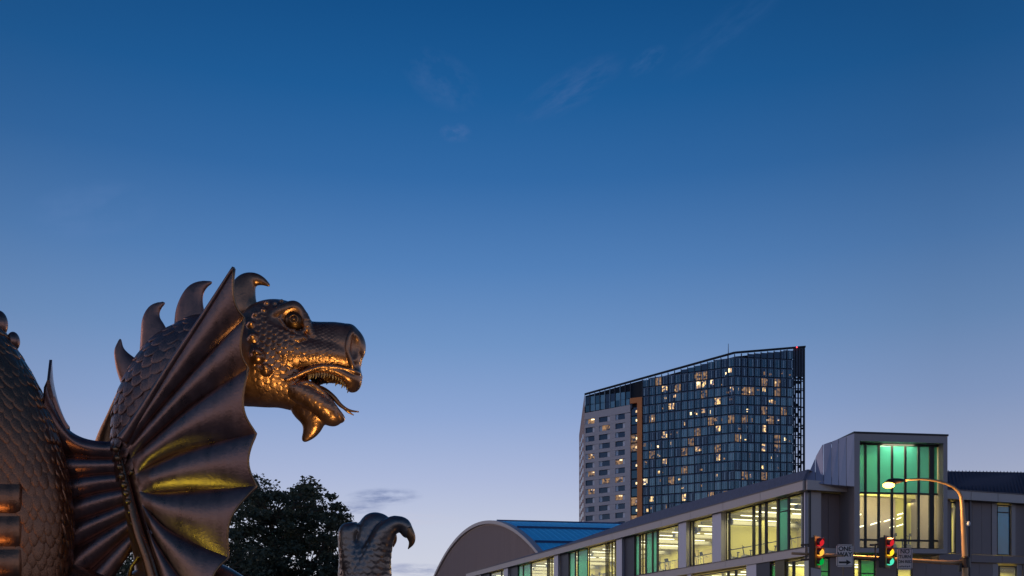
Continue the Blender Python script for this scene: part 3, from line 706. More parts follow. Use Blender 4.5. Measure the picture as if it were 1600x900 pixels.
# rust-coloured portal frame and the narrow lit slot inside it
ta, tb_, tc_ = t1(1004), t1(996.5), t1(985.5)
m = MB(); m.box(T1(ta, -.3, 10), u1 * (tb_ - ta), v1 * 1.0, UZ * (83.6 - 10)); link('portal_frame', m, M_('rust_frame'), tower)
m = MB(); m.box(T1(tb_, -.3, 81.9), u1 * (tc_ - tb_), v1 * .99, UZ * 1.7); link('portal_frame', m, M_('rust_frame'), tower)
rg2 = random.Random(5)
zz = zg
for k in range(14):
    q = MB(); q.add([T1(tb_ + .05, -.4, zz), T1(tc_ - .05, -.4, zz), T1(tc_ - .05, -.4, zz + FL - .4), T1(tb_ + .05, -.4, zz + FL - .4)], [(3, 2, 1, 0)])
    link('pane', q, M_('lit_room_dim' if k in (1, 3, 9, 10) else ('tower_glass_d' if k % 2 else 'tower_glass_b')), tower)
    q = MB(); q.box(T1(tb_ + .25 + .1 * (k % 2), -.39, zz + .9), u1 * .5, v1 * .02, UZ * .7)
    if k in (1, 2, 3, 5, 7, 9, 10, 12, 13): link('lit_window', q, M_('lit_room_bright'), tower)
    zz += FL
# precast wing: three windows a floor, blind and glass swapping sides from floor to floor
tp0, tp1 = t1(985.3), L1
ztp = 81.0
pc = [(t1(977), t1(962)), (t1(953.5), t1(936.5)), (t1(929.5), t1(915.5))]
link('wall', (lambda q: (q.box(T1(tp0, -.7, 8), u1 * (tp1 - tp0), v1 * .3, UZ * (ztp - 8.4)), q)[1])(MB()), M_('tower_core'), tower)
zfl = 80.4 - FL
frow = 0
piers_ = [(tp0, pc[0][0]), (pc[0][1], pc[1][0]), (pc[1][1], pc[2][0]), (pc[2][1], tp1)]
m = MB(); m.prism([T1(tp0, .4, 79.2), T1(tp1, .4, 78.4), T1(tp1, .4, 80.6), T1(tp0, .4, 81.6)], v1 * -.8); link('precast_panel', m, M_('precast'), tower)
while zfl > 34:
    dz = lambda t: -(t - tp0) * .03
    for a, b in piers_:
        m = MB(); m.prism([T1(a, .4, zfl - .2 + dz(a)), T1(b, .4, zfl - .2 + dz(b)), T1(b, .4, zfl + 1.52 + dz(b)), T1(a, .4, zfl + 1.52 + dz(a))], v1 * -.8); link('precast_panel', m, M_('precast'), tower)
    m = MB(); m.prism([T1(tp0, .405, zfl - 1.35), T1(tp1, .405, zfl - 1.35 + dz(tp1)), T1(tp1, .405, zfl - .22 + dz(tp1)), T1(tp0, .405, zfl - .22)], v1 * -.8); link('precast_panel', m, M_('precast'), tower)
    for ci, (a, b) in enumerate(pc):
        left = (frow + ci) % 2 == 0; bl = (b - a) * .27
        d_ = dz(a) ; z0_, z1_ = zfl - .2 + d_ + .03, zfl + 1.5 + d_
        ga, gb = (a, b - bl) if left else (a + bl, b)
        ba, bb = (b - bl, b) if left else (a, a + bl)
        wi = link('window', (lambda q: (q.box(T1(a, -.2, z0_ - .05), u1 * (b - a), v1 * .18, UZ * .08), q)[1])(MB()), M_('fin_dark'), tower)
        lt = (ci == 2 and frow in (0, 4, 6, 8)) or (ci == 0 and frow in (5, 7, 9)) or (ci == 1 and frow in (1, 7))
        q = MB(); q.add([T1(ga + .04, -.1, z0_), T1(gb, -.1, z0_), T1(gb, -.1, z1_), T1(ga + .04, -.1, z1_)], [(3, 2, 1, 0)])
        o = link('pane', q, M_('tower_glass_d' if not lt else 'lit_room_dim'), tower); o.parent = wi; o.matrix_parent_inverse = Matrix()
        q = MB(); q.box(T1(ba + .04, -.16, z0_), u1 * (bb - ba - .08), v1 * .1, UZ * (z1_ - z0_)); o = link('blind_panel', q, M_('curtain_grey'), tower); o.parent = wi; o.matrix_parent_inverse = Matrix()
        if lt and ci != 1:
            q = MB(); q.box(T1(ga + .2, -.095, z1_ - .5), u1 * 1.1, v1 * .02, UZ * .36); o = link('lit_window', q, M_('lit_room_bright'), tower); o.parent = wi; o.matrix_parent_inverse = Matrix()
    zfl -= FL; frow += 1
# glazed band over the precast wing
for i in range(9):
    a = tp0 + (tp1 - tp0) * i / 9; b = tp0 + (tp1 - tp0) * (i + 1) / 9
    for (za, zb_) in ((81.8, 83.6), (83.8, 86.0)):
        zt = min(zb_, roofz1(b) - .6)
        q = MB(); q.add([T1(a + .15, -.1, za - (a - tp0) * .05), T1(b - .15, -.1, za - (b - tp0) * .05), T1(b - .15, -.1, zt), T1(a + .15, -.1, zt)], [(3, 2, 1, 0)]); link('pane', q, M_(rg.choice(['tower_glass_d', 'tower_glass_c', 'tower_glass_b'])), tower)
    m = MB(); m.box(T1(a - .08, -.2, 80.2), u1 * .16, v1 * .5, UZ * (roofz1(a) - 80.4)); link('fin', m, M_('fin_blue' if i in (2, 4, 5, 7) else 'fin_dark'), tower)
m = MB(); m.box(T1(tp0 - .6, -.2, 80.4), u1 * .9, v1 * .5, UZ * 3.0); link('fin', m, M_('fin_dark'), tower)
m = MB(); m.prism([T1(tb_ - 1.8, -.25, 83.5), T1(tp1, -.25, 80), T1(tp1, -.25, roofz1(tp1) - .3), T1(tb_ - 1.8, -.25, roofz1(tb_ - 1.8) - .3)], v1 * -.3); link('wall', m, M_('tower_core'), tower)
# mast and warning lights on the roof
pm = P(1138, 560, 304); m = MB(); m.tube([pm, Vector((pm.x, pm.y, P(1138, 537, 304).z))], [.14, .07], 6); link('antenna', m, M_('fin_dark'), tower)
for px, py in ((1147, 550.6), (1245, 542.6)):
    m = MB(); m.ball(P(px, py, 302), .2, 8, 6); link('warning_light', m, M_('beacon_red'), tower)

# ================================================================ SIGNALS, LAMP AND SIGNS
mat('pole_paint', (.46, .28, .15), .42, .35, var=.2, scale=3)
mat('signal_black', (.025, .014, .012), .45)
mat('signal_face', (.34, .12, .03), .5, var=.3, scale=8)
mat('visor', (.16, .03, .02), .35)
mat('sign_white', (.85, .74, .68), .6, var=.1, scale=3)
mat('sign_white_dim', (.72, .58, .56), .6, var=.1, scale=3)
mat('sign_black', (.02, .015, .015), .6)
for nm, c_, s_ in (('lens_red', (.75, .02, .03), .9), ('lens_amber', (1, .42, .05), 1.5), ('lens_amber2', (1, .55, .02), 1.6), ('lens_green', (.0, .45, .06), .8), ('lens_green2', (.08, .8, .5), 1.1), ('lamp_lens', (1, .56, .08), 11)): emat(nm, c_, s_)
YS = 40.0
pole = thing('signal_pole', 'copper lit street lamp pole with curved top carrying a long signal arm at the right', 'street lamp', (P(1507, 900, YS).x, YS, .13))
pb = Vector((pole.location.x, YS, .13))
m = MB(); pts = [pb, P(1508, 880, YS), P(1505.5, 830, YS), P(1503.5, 790, YS), P(1502, 777, YS), P(1498, 768, YS), P(1490, 761, YS), P(1478, 755.5, YS), P(1464, 751.5, YS), P(1450, 749.3, YS), P(1436, 748.6, YS), P(1422, 749.3, YS), P(1412, 750.6, YS)]
m.tube(pts, [.15, .115, .1, .085, .075, .068, .06, .055, .05, .045, .042, .04, .04], 14); link('pole', m, M_('pole_paint'), pole, smooth=True)
m = MB(); m.tube([pb, pb + UZ * .25], [.26, .24], 14); link('base', m, M_('pole_paint'), pole)
m = MB(); a = P(1507, 879.5, YS); arm = [a, P(1470, 878.6, YS - .1), P(1430, 876, YS - .2), P(1380, 872.5, YS - .3), P(1320, 868.8, YS - .4), P(1270, 866.2, YS - .5), P(1237, 864.5, YS - .6)]
m.tube(arm, [.10, .088, .08, .072, .065, .058, .05], 12); link('signal_arm', m, M_('pole_paint'), pole, smooth=True)
m = MB(); m.tube([P(1507.5, 873, YS), P(1508, 887, YS)], [.2, .2], 14); m.ball(P(1508, 872, YS), (.17, .17, .1), 12, 6); m.box(P(1499, 893, YS - .16), (.1, 0, 0), (0, .12, 0), (0, 0, .34)); link('clamp', m, M_('signal_black'), pole)
m = MB(); m.tube([P(1505, 820, YS), P(1511, 819, YS - .05)], .035, 6); m.ball(P(1513, 818.4, YS - .06), (.085, .085, .11), 10, 6); link('photo_cell', m, M_('curtain_grey'), pole)
# cobra head
m = MB(); hd_ = P(1386, 755, YS); m.tube([P(1414, 750.4, YS), P(1406, 751, YS), P(1398, 752, YS), P(1389, 754, YS), P(1381, 756.5, YS)], [.05, .09, .13, .15, .04], 12); lh = link('lamp_head', m, M_('signal_black'), pole, smooth=True)
m = MB(); m.ball(P(1388.5, 758, YS), (.24, .18, .13), 14, 8); link('lamp_lens', m, M_('lamp_lens'), pole, smooth=True)
pl = bpy.data.lights.new('street_lamp_light', 'POINT'); pl.energy = 1500; pl.color = (1, .55, .16); pl.shadow_soft_size = .2
po = bpy.data.objects.new('street_lamp_light', pl); COL.objects.link(po); po.location = P(1388, 765, YS)

def traffic_light(px, green, amber, label):
    c = P(px + 1.5, 863, YS - .75)
    t = thing('traffic_light', label, 'traffic light', tuple(c), 'traffic lights hanging on the signal arm')
    R = Matrix.Rotation(math.radians(52), 3, 'Z')      # turned towards the street on the right
    q = lambda x, y, z_: c + R @ Vector((x, y, z_)); V = lambda x, y, z_: R @ Vector((x, y, z_))
    m = MB(); m.box(q(-.17, .0, -.60), V(.34, 0, 0), V(0, .26, 0), V(0, 0, 1.2)); link('housing', m, M_('signal_black'), t)
    m = MB(); m.box(q(-.34, -.02, -.66), V(.68, 0, 0), V(0, .035, 0), V(0, 0, 1.32)); link('backplate', m, M_('signal_black'), t)
    m = MB(); m.box(q(-.30, -.035, -.62), V(.60, 0, 0), V(0, .012, 0), V(0, 0, 1.24)); link('front_panel', m, M_('signal_face'), t)
    for z_, ml in ((.39, 'lens_red'), (.0, amber), (-.37, green)):
        n = 18; m = MB()
        m.ball(q(.0, -.12, z_), (.165, .165, .165), 16, 9); ln = link('lens', m, M_(ml), t, smooth=True)
        # cut-away tubular visor: open below
        vs, fs = [], []
        angs = [math.radians(-35 + 250 * k / (n - 1)) for k in range(n)]
        for k, a_ in enumerate(angs):
            dep = .27 * (.35 + .55 * max(0, math.sin(a_)) ** .6) if math.sin(a_) > 0 else .13
            for rr in (.18, .19):
                vs.append(q(rr * math.cos(a_), -.05, z_ + rr * math.sin(a_))); vs.append(q(rr * math.cos(a_), -.05 - dep, z_ + rr * math.sin(a_) - .02))
        for k in range(n - 1):
            o = k * 4; fs += [(o, o + 1, o + 5, o + 4), (o + 2, o + 6, o + 7, o + 3), (o + 1, o + 3, o + 7, o + 5)]
        m = MB(); m.add(vs, fs); link('visor', m, M_('visor'), t)
    m = MB(); m.box(q(-.05, .26, -.3), V(.1, 0, 0), V(0, .4, 0), V(0, 0, .07)); m.box(q(-.05, .26, .3), V(.1, 0, 0), V(0, .4, 0), V(0, 0, .07)); m.box(q(-.04, .42, -.3), V(.08, 0, 0), V(0, .05, 0), V(0, 0, .65)); link('bracket', m, M_('signal_black'), t)
    return t
traffic_light(1275, 'lens_green', 'lens_amber', 'black traffic light at the left end of the signal arm, beside the one way sign')
traffic_light(1384, 'lens_green2', 'lens_amber2', 'black traffic light in front of the tall lit window, beside the no turn sign')
def text(body, size, m, parent, loc, rot, name='lettering', bold=.0):
    cu = bpy.data.curves.new(name, 'FONT'); cu.body = body; cu.size = size; cu.align_x = 'CENTER'; cu.align_y = 'CENTER'; cu.extrude = .004; cu.offset = bold; cu.space_line = .8
    o = bpy.data.objects.new(name, cu); COL.objects.link(o)
    me = bpy.data.meshes.new_from_object(o.evaluated_get(bpy.context.evaluated_depsgraph_get())); bpy.data.objects.remove(o)
    o = bpy.data.objects.new(name, me); COL.objects.link(o); me.materials.clear(); me.materials.append(m); o.parent = parent; o.location = loc; o.rotation_euler = rot
    return o
def sign(px0, px1, y0, y1, label, mm, build, ry):
    c = P((px0 + px1) / 2, (y0 + y1) / 2, YS - .45); t = thing('street_sign', label, 'sign', tuple(c)); t.rotation_euler = (0, 0, ry)
    w_, h_ = (px1 - px0) / F * YS, (y1 - y0) / F * YS
    me = bpy.data.meshes.new('sign_plate'); bm = bmesh.new(); bmesh.ops.create_cube(bm, size=1); bmesh.ops.scale(bm, vec=(w_, .02, h_), verts=bm.verts)
    bmesh.ops.bevel(bm, geom=[e for e in bm.edges if abs(e.verts[0].co.y - e.verts[1].co.y) > .01], offset=.05, segments=3, affect='EDGES'); bm.to_mesh(me); bm.free()
    o = bpy.data.objects.new('sign_plate', me); COL.objects.link(o); me.materials.append(mm); o.parent = t
    me = bpy.data.meshes.new('border'); b = MB()
    ww, hh = w_ / 2 - .035, h_ / 2 - .035
    for (x0, z0, x1, z1) in ((-ww, -hh, ww, -hh + .014), (-ww, hh - .014, ww, hh), (-ww, -hh + .014, -ww + .014, hh - .014), (ww - .014, -hh + .014, ww, hh - .014)): b.box((x0, -.014, z0), (x1 - x0, 0, 0), (0, .003, 0), (0, 0, z1 - z0))
    o = bpy.data.objects.new('border', b.mesh('border')); COL.objects.link(o); o.data.materials.append(M_('sign_black')); o.parent = t
    b = MB(); b.box((-.03, .012, -.1), (.06, 0, 0), (0, .38, 0), (0, 0, .2)); o = bpy.data.objects.new('bracket', b.mesh('bracket')); COL.objects.link(o); o.data.materials.append(M_('signal_black')); o.parent = t
    build(t, w_, h_)
RX = (math.pi / 2, 0, 0)
def oneway(t, w_, h_):
    text('ONE', .25, M_('sign_black'), t, (0, -.016, .27), RX, bold=.006); text('WAY', .25, M_('sign_black'), t, (0, -.016, .04), RX, bold=.006)
    b = MB(); y = -.02
    b.prism([Vector((x_, y, z_)) for x_, z_ in ((-.24, -.235), (.06, -.235), (.06, -.165), (.25, -.27), (.06, -.375), (.06, -.305), (-.24, -.305))], (0, .008, 0))
    o = bpy.data.objects.new('arrow', b.mesh('arrow')); COL.objects.link(o); o.data.materials.append(M_('sign_black')); o.parent = t
sign(1307, 1333, 851, 885.5, 'white ONE WAY sign with a black arrow, on the signal arm', M_('sign_white'), oneway, 0)
def noturn(t, w_, h_):
    for s_, z_, k in (('NO', .30, .24), ('TURN', .09, .18), ('ON RED', -.11, .155)): text(s_, k, M_('sign_black'), t, (0, -.016, z_), RX, bold=.003)
def noturn2(t, w_, h_):
    noturn(t, w_, h_); b = MB()      # the sign's last line is too small to read: plain dark marks
    for i in range(6): b.box((-.22 + i * .078, -.019, -.335 + .012 * (i % 2)), (.042, 0, 0), (0, .005, 0), (0, 0, .055))
    o = bpy.data.objects.new('small_print', b.mesh('small_print')); COL.objects.link(o); o.data.materials.append(M_('sign_black')); o.parent = t
sign(1402, 1425.5, 857, 890, 'white NO TURN ON RED sign beside the traffic light before the tall window', M_('sign_white_dim'), noturn2, 0)

# ================================================================ TREE
mat('bark', (.09, .065, .045), .9, var=.35, scale=5, bump=.5, stretch=(4, 4, .6))
def leafmat(name, c1, c2):
    m = bpy.data.materials.new(name); m.use_nodes = True; t = NT(m.node_tree); t.n.clear()
    v = t.add('ShaderNodeTexCoord').outputs['Object']; n = t.add('ShaderNodeTexNoise', {'Vector': v, 'Scale': 2.2, 'Detail': 4.}).outputs[0]
    wn = t.add('ShaderNodeTexNoise', {'Vector': v, 'Scale': 9., 'Detail': 2.}).outputs[0]
    c_ = t.ramp(t.math('MULTIPLY_ADD', wn, .6, t.math('MULTIPLY', n, .4)), [(.3, (*c1, 1)), (.7, (*c2, 1))])
    d = t.add('ShaderNodeBsdfDiffuse', {0: c_}).outputs[0]; tr = t.add('ShaderNodeBsdfTranslucent', {0: c_}).outputs[0]
    g_ = t.add('ShaderNodeBsdfGlossy', {0: (.5, .5, .5, 1), 'Roughness': .5}).outputs[0]
    x_ = t.add('ShaderNodeMixShader', {0: .3, 1: d, 2: tr}).outputs[0]; x_ = t.add('ShaderNodeMixShader', {0: .05, 1: x_, 2: g_})
    t.add('ShaderNodeOutputMaterial', {0: x_.outputs[0]}); MATS[name] = m
leafmat('leaves', (.05, .07, .045), (.13, .15, .10))
def build_tree(base, profile, Y, label, seed, ntips=420, leaf=.17, per=70, depth=3.2):
    """profile: list of (px, top py) outlining the crown; clumps fill the volume under it"""
    rr = np.random.RandomState(seed)
    t = thing('broadleaf_tree', label, 'tree', tuple(base))
    px = [p[0] for p in profile]; py = [p[1] for p in profile]
    tr = MB(); top = base + Vector((.1, .1, 3.0)); tr.tube([base, base + Vector((.05, 0, 1.2)), top], [.32, .25, .21], 12); link('trunk', tr, M_('bark'), t)
    tips = []
    for _ in range(ntips):
        x = rr.uniform(px[0], px[-1]); ty = np.interp(x, px, py); f_ = rr.uniform(0, 1) ** 1.15; yb_ = 965
        y = ty + (yb_ - ty) * f_ + 4
        d = rr.uniform(-1, 1); y += abs(d) ** 2 * 22; tips.append(P(x, y, Y + d * depth))
    # limbs: a dozen main ones, each serving its nearest tips by forked twigs
    mains = []
    for i in range(11):
        tp = tips[rr.randint(len(tips))]; e = top.lerp(tp, .72); mid = top.lerp(e, .5) + Vector((rr.uniform(-.3, .3), rr.uniform(-.3, .3), .25))
        b = MB(); b.tube([base + Vector((.06, .0, 2.0 + .09 * i)), mid, e], [.12, .08, .04], 7); link('limb', b, M_('bark'), t); mains.append((mid, e))
    tw = MB()
    for tp in tips:
        j = min(range(len(mains)), key=lambda q: min((mains[q][0] - tp).length, (mains[q][1] - tp).length)); s_ = mains[j][1] if (mains[j][1] - tp).length < (mains[j][0] - tp).length else mains[j][0]
        mid = s_.lerp(tp, .55) + Vector(rr.uniform(-.15, .15, 3)); tw.tube([s_, mid, tp], [.03, .02, .008], 4, cap=False)
    kind(link('twigs', tw, M_('bark'), t), 'stuff')
    C_ = np.repeat(np.array([tuple(p) for p in tips]), per, 0); n = len(C_)
    rad = np.repeat(rr.uniform(.16, .42, len(tips)), per)
    g_ = rr.normal(size=(n, 3)); g_ /= np.linalg.norm(g_, axis=1)[:, None]
    C_ = C_ + g_ * (rad * rr.uniform(.1, 1, n) ** .6)[:, None] * np.array([1.15, 1.1, .75])
    a = rr.normal(size=(n, 3)); a[:, 2] *= .6; a /= np.linalg.norm(a, axis=1)[:, None]; b = np.cross(a, rr.normal(size=(n, 3))); b /= np.linalg.norm(b, axis=1)[:, None]
    s_ = (leaf * rr.uniform(.6, 1.25, n))[:, None]; cc_ = np.cross(a, b) * .12
    vs = np.stack([C_ - a * s_ * .5, C_ + b * s_ * .26 + cc_ * s_, C_ + a * s_ * .5, C_ - b * s_ * .26 + cc_ * s_], 1).reshape(-1, 3)
    me = bpy.data.meshes.new('crown'); me.vertices.add(len(vs)); me.vertices.foreach_set('co', vs.ravel().astype(np.float32))
    me.loops.add(n * 4); me.loops.foreach_set('vertex_index', np.arange(n * 4)); me.polygons.add(n)
    me.polygons.foreach_set('loop_start', np.arange(n) * 4); me.polygons.foreach_set('loop_total', np.full(n, 4)); me.update(); me.validate()
    link('crown', me, M_('leaves'), t)
    return t
build_tree(P(455, 1058, 35) * 1.0, [(365, 800), (378, 765), (392, 745), (405, 741), (415, 752), (424, 744), (438, 754), (448, 775), (455, 768), (464, 752), (478, 746), (492, 752), (500, 748), (503, 765), (508, 790), (514, 770), (522, 768), (530, 775), (541, 770), (536, 790), (548, 808), (560, 830), (566, 860), (572, 900)], 35,
           'dark leafy tree between the dragon wing and its raised claw', 3, ntips=470, per=62)
build_tree(P(262, 1066, 33), [(150, 900), (190, 850), (230, 815), (270, 790), (310, 775), (340, 790), (370, 800), (400, 830), (420, 880)], 33,
           'dark tree mostly hidden behind the dragon wing, left of the other tree', 8, ntips=260, per=60)
# ================================================================ DRAGON STATUE
Y0 = 6.5; SC = Y0 / F
def cw_(u, v, w_):            # shift a traced point so that it shows at (u, v) from its own distance
    k = 1 - w_ * SC / Y0; return (800 + (u - 800) * k, HY - (HY - v) * k, w_)
def DW(a):                    # local statue grid -> world metres
    a = np.asarray(a, dtype=np.float64).reshape(-1, 3)
    return np.stack([(a[:, 0] - 800) * SC, Y0 - a[:, 2] * SC, EYE + (HY - a[:, 1]) * SC], 1)
def bronze(name, c1, c2, rough, nsc=9., fine=60., bumpd=.0015):
    m = bpy.data.materials.new(name); m.use_nodes = True; t = NT(m.node_tree); t.n.clear()
    v = t.add('ShaderNodeTexCoord').outputs['Object']
    n = t.add('ShaderNodeTexNoise', {'Vector': v, 'Scale': nsc, 'Detail': 8., 'Roughness': .7}).outputs[0]
    st = t.add('ShaderNodeTexNoise', {'Vector': t.add('ShaderNodeMapping', {0: v, 'Scale': (7, 7, 1.2)}).outputs[0], 'Scale': 3., 'Detail': 5.}).outputs[0]
    f = t.add('ShaderNodeTexNoise', {'Vector': v, 'Scale': fine, 'Detail': 4.}).outputs[0]
    geo = t.add('ShaderNodeNewGeometry').outputs['Pointiness']
    pt = t.math('MULTIPLY_ADD', geo, 6., -2.6, clamp=True)      # rubbed edges, patina in hollows
    k = t.math('ADD', t.math('MULTIPLY', n, .55), t.math('MULTIPLY', st, .45))
    c_ = t.ramp(k, [(.31, (*c1, 1)), (.68, (*c2, 1))])
    c_ = t.mix(t.math('MULTIPLY', pt, .35), c_, (min(1, c2[0] * 1.7), min(1, c2[1] * 1.6), c2[2] * 1.3, 1))
    b = t.add('ShaderNodeBump', {'Height': t.math('ADD', t.math('MULTIPLY', f, .6), n), 'Strength': .35, 'Distance': bumpd * 4})
    p = t.add('ShaderNodeBsdfPrincipled', {'Base Color': c_, 'Metallic': .88, 'Roughness': t.math('MULTIPLY_ADD', k, .5, rough - .22, clamp=True), 'Normal': b.outputs[0], 'Coat Weight': .12, 'Coat Roughness': .25})
    t.add('ShaderNodeOutputMaterial', {0: p.outputs[0]}); MATS[name] = m
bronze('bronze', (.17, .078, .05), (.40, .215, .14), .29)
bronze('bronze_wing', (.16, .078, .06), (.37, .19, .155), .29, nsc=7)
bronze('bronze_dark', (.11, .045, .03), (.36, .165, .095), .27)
bronze('bronze_claw', (.12, .06, .04), (.36, .19, .10), .34)
bronze('bronze_tooth', (.16, .11, .07), (.34, .25, .17), .45)
bronze('bronze_eye', (.04, .022, .015), (.11, .06, .035), .4)
bronze('bronze_spine', (.24, .11, .09), (.48, .23, .17), .38, nsc=12)

bronze('bronze_cool', (.13, .10, .09), (.30, .235, .21), .32)
# ---- implicit sculpting
def surface_nets(Fd, o, h):
    nx, ny, nz = Fd.shape; ins = Fd < 0
    cnt = np.zeros((nx - 1, ny - 1, nz - 1), np.int8); cs = {}
    for i in (0, 1):
        for j in (0, 1):
            for k in (0, 1): cnt += ins[i:nx - 1 + i, j:ny - 1 + j, k:nz - 1 + k]
    act = (cnt > 0) & (cnt < 8); idx = np.full(act.shape, -1, np.int64); I = np.argwhere(act); idx[act] = np.arange(len(I))
    pos = np.zeros((len(I), 3)); num = np.zeros(len(I))
    for ax in range(3):
        o1, o2 = [q for q in range(3) if q != ax]
        for p in (0, 1):
            for q in (0, 1):
                a = I.copy(); a[:, o1] += p; a[:, o2] += q; b = a.copy(); b[:, ax] += 1
                fa = Fd[a[:, 0], a[:, 1], a[:, 2]]; fb = Fd[b[:, 0], b[:, 1], b[:, 2]]; m = (fa < 0) != (fb < 0)
                t = np.where(m, fa / np.where(m, fa - fb, 1), 0); pt = a.astype(float); pt[:, ax] += t
                pos[m] += pt[m]; num[m] += 1
    pos = pos / num[:, None] * h + np.array(o); faces = []
    for ax in range(3):
        o1, o2 = [(1, 2), (2, 0), (0, 1)][ax]
        sl0 = [slice(None)] * 3; sl1 = [slice(None)] * 3; sl0[ax] = slice(0, -1); sl1[ax] = slice(1, None)
        A, B = ins[tuple(sl0)], ins[tuple(sl1)]; E = np.argwhere(A != B); E = E[(E[:, o1] > 0) & (E[:, o2] > 0) & (E[:, o1] < Fd.shape[o1] - 1) & (E[:, o2] < Fd.shape[o2] - 1)]
        s = A[E[:, 0], E[:, 1], E[:, 2]]
        c = []
        for p, q in ((0, 0), (1, 0), (1, 1), (0, 1)):
            e = E.copy(); e[:, o1] -= p; e[:, o2] -= q; c.append(idx[e[:, 0], e[:, 1], e[:, 2]])
        f = np.stack(c, 1); f[~s] = f[~s][:, ::-1]; faces.append(f)
    return pos, np.concatenate(faces)
class Field:
    def __init__(s, lo, hi, h):
        s.lo = np.array(lo, float); s.h = h; n = [int((b - a) / h) + 1 for a, b in zip(lo, hi)]
        g = [np.float32(lo[i]) + np.arange(n[i], dtype=np.float32) * np.float32(h) for i in range(3)]
        s.U, s.V, s.Wd = np.meshgrid(*g, indexing='ij', copy=False); s.A = np.abs(s.Wd); s.F = np.full(s.U.shape, 1e3, np.float32)
    def su(s, d, k, sl=None):
        f = s.F if sl is None else s.F[sl]
        if k > 0:
            hh = np.clip(.5 + .5 * (f - d) / k, 0, 1); r = f * (1 - hh) + d * hh - k * hh * (1 - hh)
        else: r = np.minimum(f, d)
        if sl is None: s.F = r.astype(np.float32)
        else: s.F[sl] = r
    def cut(s, d, k, sl=None):
        f = s.F if sl is None else s.F[sl]
        hh = np.clip(.5 - .5 * (f + d) / k, 0, 1); r = f * (1 - hh) - d * hh + k * hh * (1 - hh)
        if sl is None: s.F = r.astype(np.float32)
        else: s.F[sl] = r
    def win(s, lo, hi, pad):
        sl = []
        for i in range(3):
            a = max(0, int((lo[i] - pad - s.lo[i]) / s.h)); b = min(s.F.shape[i], int((hi[i] + pad - s.lo[i]) / s.h) + 2); sl.append(slice(a, max(a + 1, b)))
        return tuple(sl)
    def ell(s, c, r, k=6, rot=0, sym=True, cut=False):
        R_ = max(r); sl = s.win((c[0], c[1], -abs(c[2]) if sym else c[2]), (c[0], c[1], abs(c[2])), R_ + k + 4)
        W_ = (s.A if sym else s.Wd)[sl]; x = s.U[sl] - c[0]; y = s.V[sl] - c[1]; z_ = W_ - c[2]
        if rot: ca, sa = math.cos(rot), math.sin(rot); x, y = x * ca + y * sa, -x * sa + y * ca
        k0 = np.sqrt((x / r[0]) ** 2 + (y / r[1]) ** 2 + (z_ / r[2]) ** 2); k1 = np.sqrt((x / r[0] ** 2) ** 2 + (y / r[1] ** 2) ** 2 + (z_ / r[2] ** 2) ** 2) + 1e-6
        d = k0 * (k0 - 1) / k1
        (s.cut if cut else s.su)(d, k, sl)
    def chain(s, pts, k=6, sym=True, wz=1., cut=False, smooth=True):
        """pts: (u, v, w, r); resampled along a smooth curve"""
        pts = np.array(pts, float)
        if smooth and len(pts) > 2: pts = resample(pts, 5)
        for a, b in zip(pts[:-1], pts[1:]):
            rm = max(a[3], b[3]); lo = np.minimum(a[:3], b[:3]); hi = np.maximum(a[:3], b[:3])
            if sym: lo[2] = -max(abs(a[2]), abs(b[2])); hi[2] = -lo[2]
            sl = s.win(lo, hi, rm + k + 4); W_ = (s.A if sym else s.Wd)[sl]
            ab = b[:3] - a[:3]; abz = ab * np.array([1, 1, 1 / wz]); L2_ = (abz ** 2).sum() + 1e-9
            pu, pv, pw = s.U[sl] - a[0], s.V[sl] - a[1], (W_ - a[2]) / wz
            t = np.clip((pu * abz[0] + pv * abz[1] + pw * abz[2]) / L2_, 0, 1)
            d = np.sqrt((pu - t * abz[0]) ** 2 + (pv - t * abz[1]) ** 2 + (pw - t * abz[2]) ** 2) - (a[3] + (b[3] - a[3]) * t)
            (s.cut if cut else s.su)(d, k, sl)
    def depth(s, u, v):      # near surface w at a traced (u, v)
        w_ = 40.
        for _ in range(6):
            uu, vv, _x = cw_(u, v, w_); i = int((uu - s.lo[0]) / s.h); j = int((vv - s.lo[1]) / s.h)
            col = s.F[i, j]; kk = np.where(col < 0)[0]
            if not len(kk): return w_
            w_ = s.lo[2] + kk[-1] * s.h
        return w_
    def build(s, name, m, parent, disp=None, smoothit=1):
        pos, fc = surface_nets(s.F, s.lo, s.h)
        if disp is not None: pos = disp(pos, fc)
        # (u, v, w) is left-handed against the world axes twice over: flip by testing is not needed, v points down
        me = bpy.data.meshes.new(name); W_ = DW(pos)
        me.vertices.add(len(W_)); me.vertices.foreach_set('co', W_.ravel().astype(np.float32)); n = len(fc)
        me.loops.add(n * 4); me.loops.foreach_set('vertex_index', fc.ravel()); me.polygons.add(n)
        me.polygons.foreach_set('loop_start', np.arange(n) * 4); me.polygons.foreach_set('loop_total', np.full(n, 4)); me.polygons.foreach_set('use_smooth', np.ones(n, bool))
        me.update(); me.validate()
        # outward test with one face of the near side
        i = int(np.argmax(pos[:, 2])); 
        if me.vertices[i].normal.y > 0: me.flip_normals()
        return link(name, me, M_(m), parent)
def resample(pts, n):
    pts = np.asarray(pts, float); m = len(pts); out = []
    for i in range(m - 1):
        p0, p1, p2, p3 = pts[max(i - 1, 0)], pts[i], pts[i + 1], pts[min(i + 2, m - 1)]
        for j in range(n):
            t = j / n; out.append(.5 * (2 * p1 + (p2 - p0) * t + (2 * p0 - 5 * p1 + 4 * p2 - p3) * t * t + (3 * p1 - p0 - 3 * p2 + p3) * t ** 3))
    out.append(pts[-1]); return np.array(out)
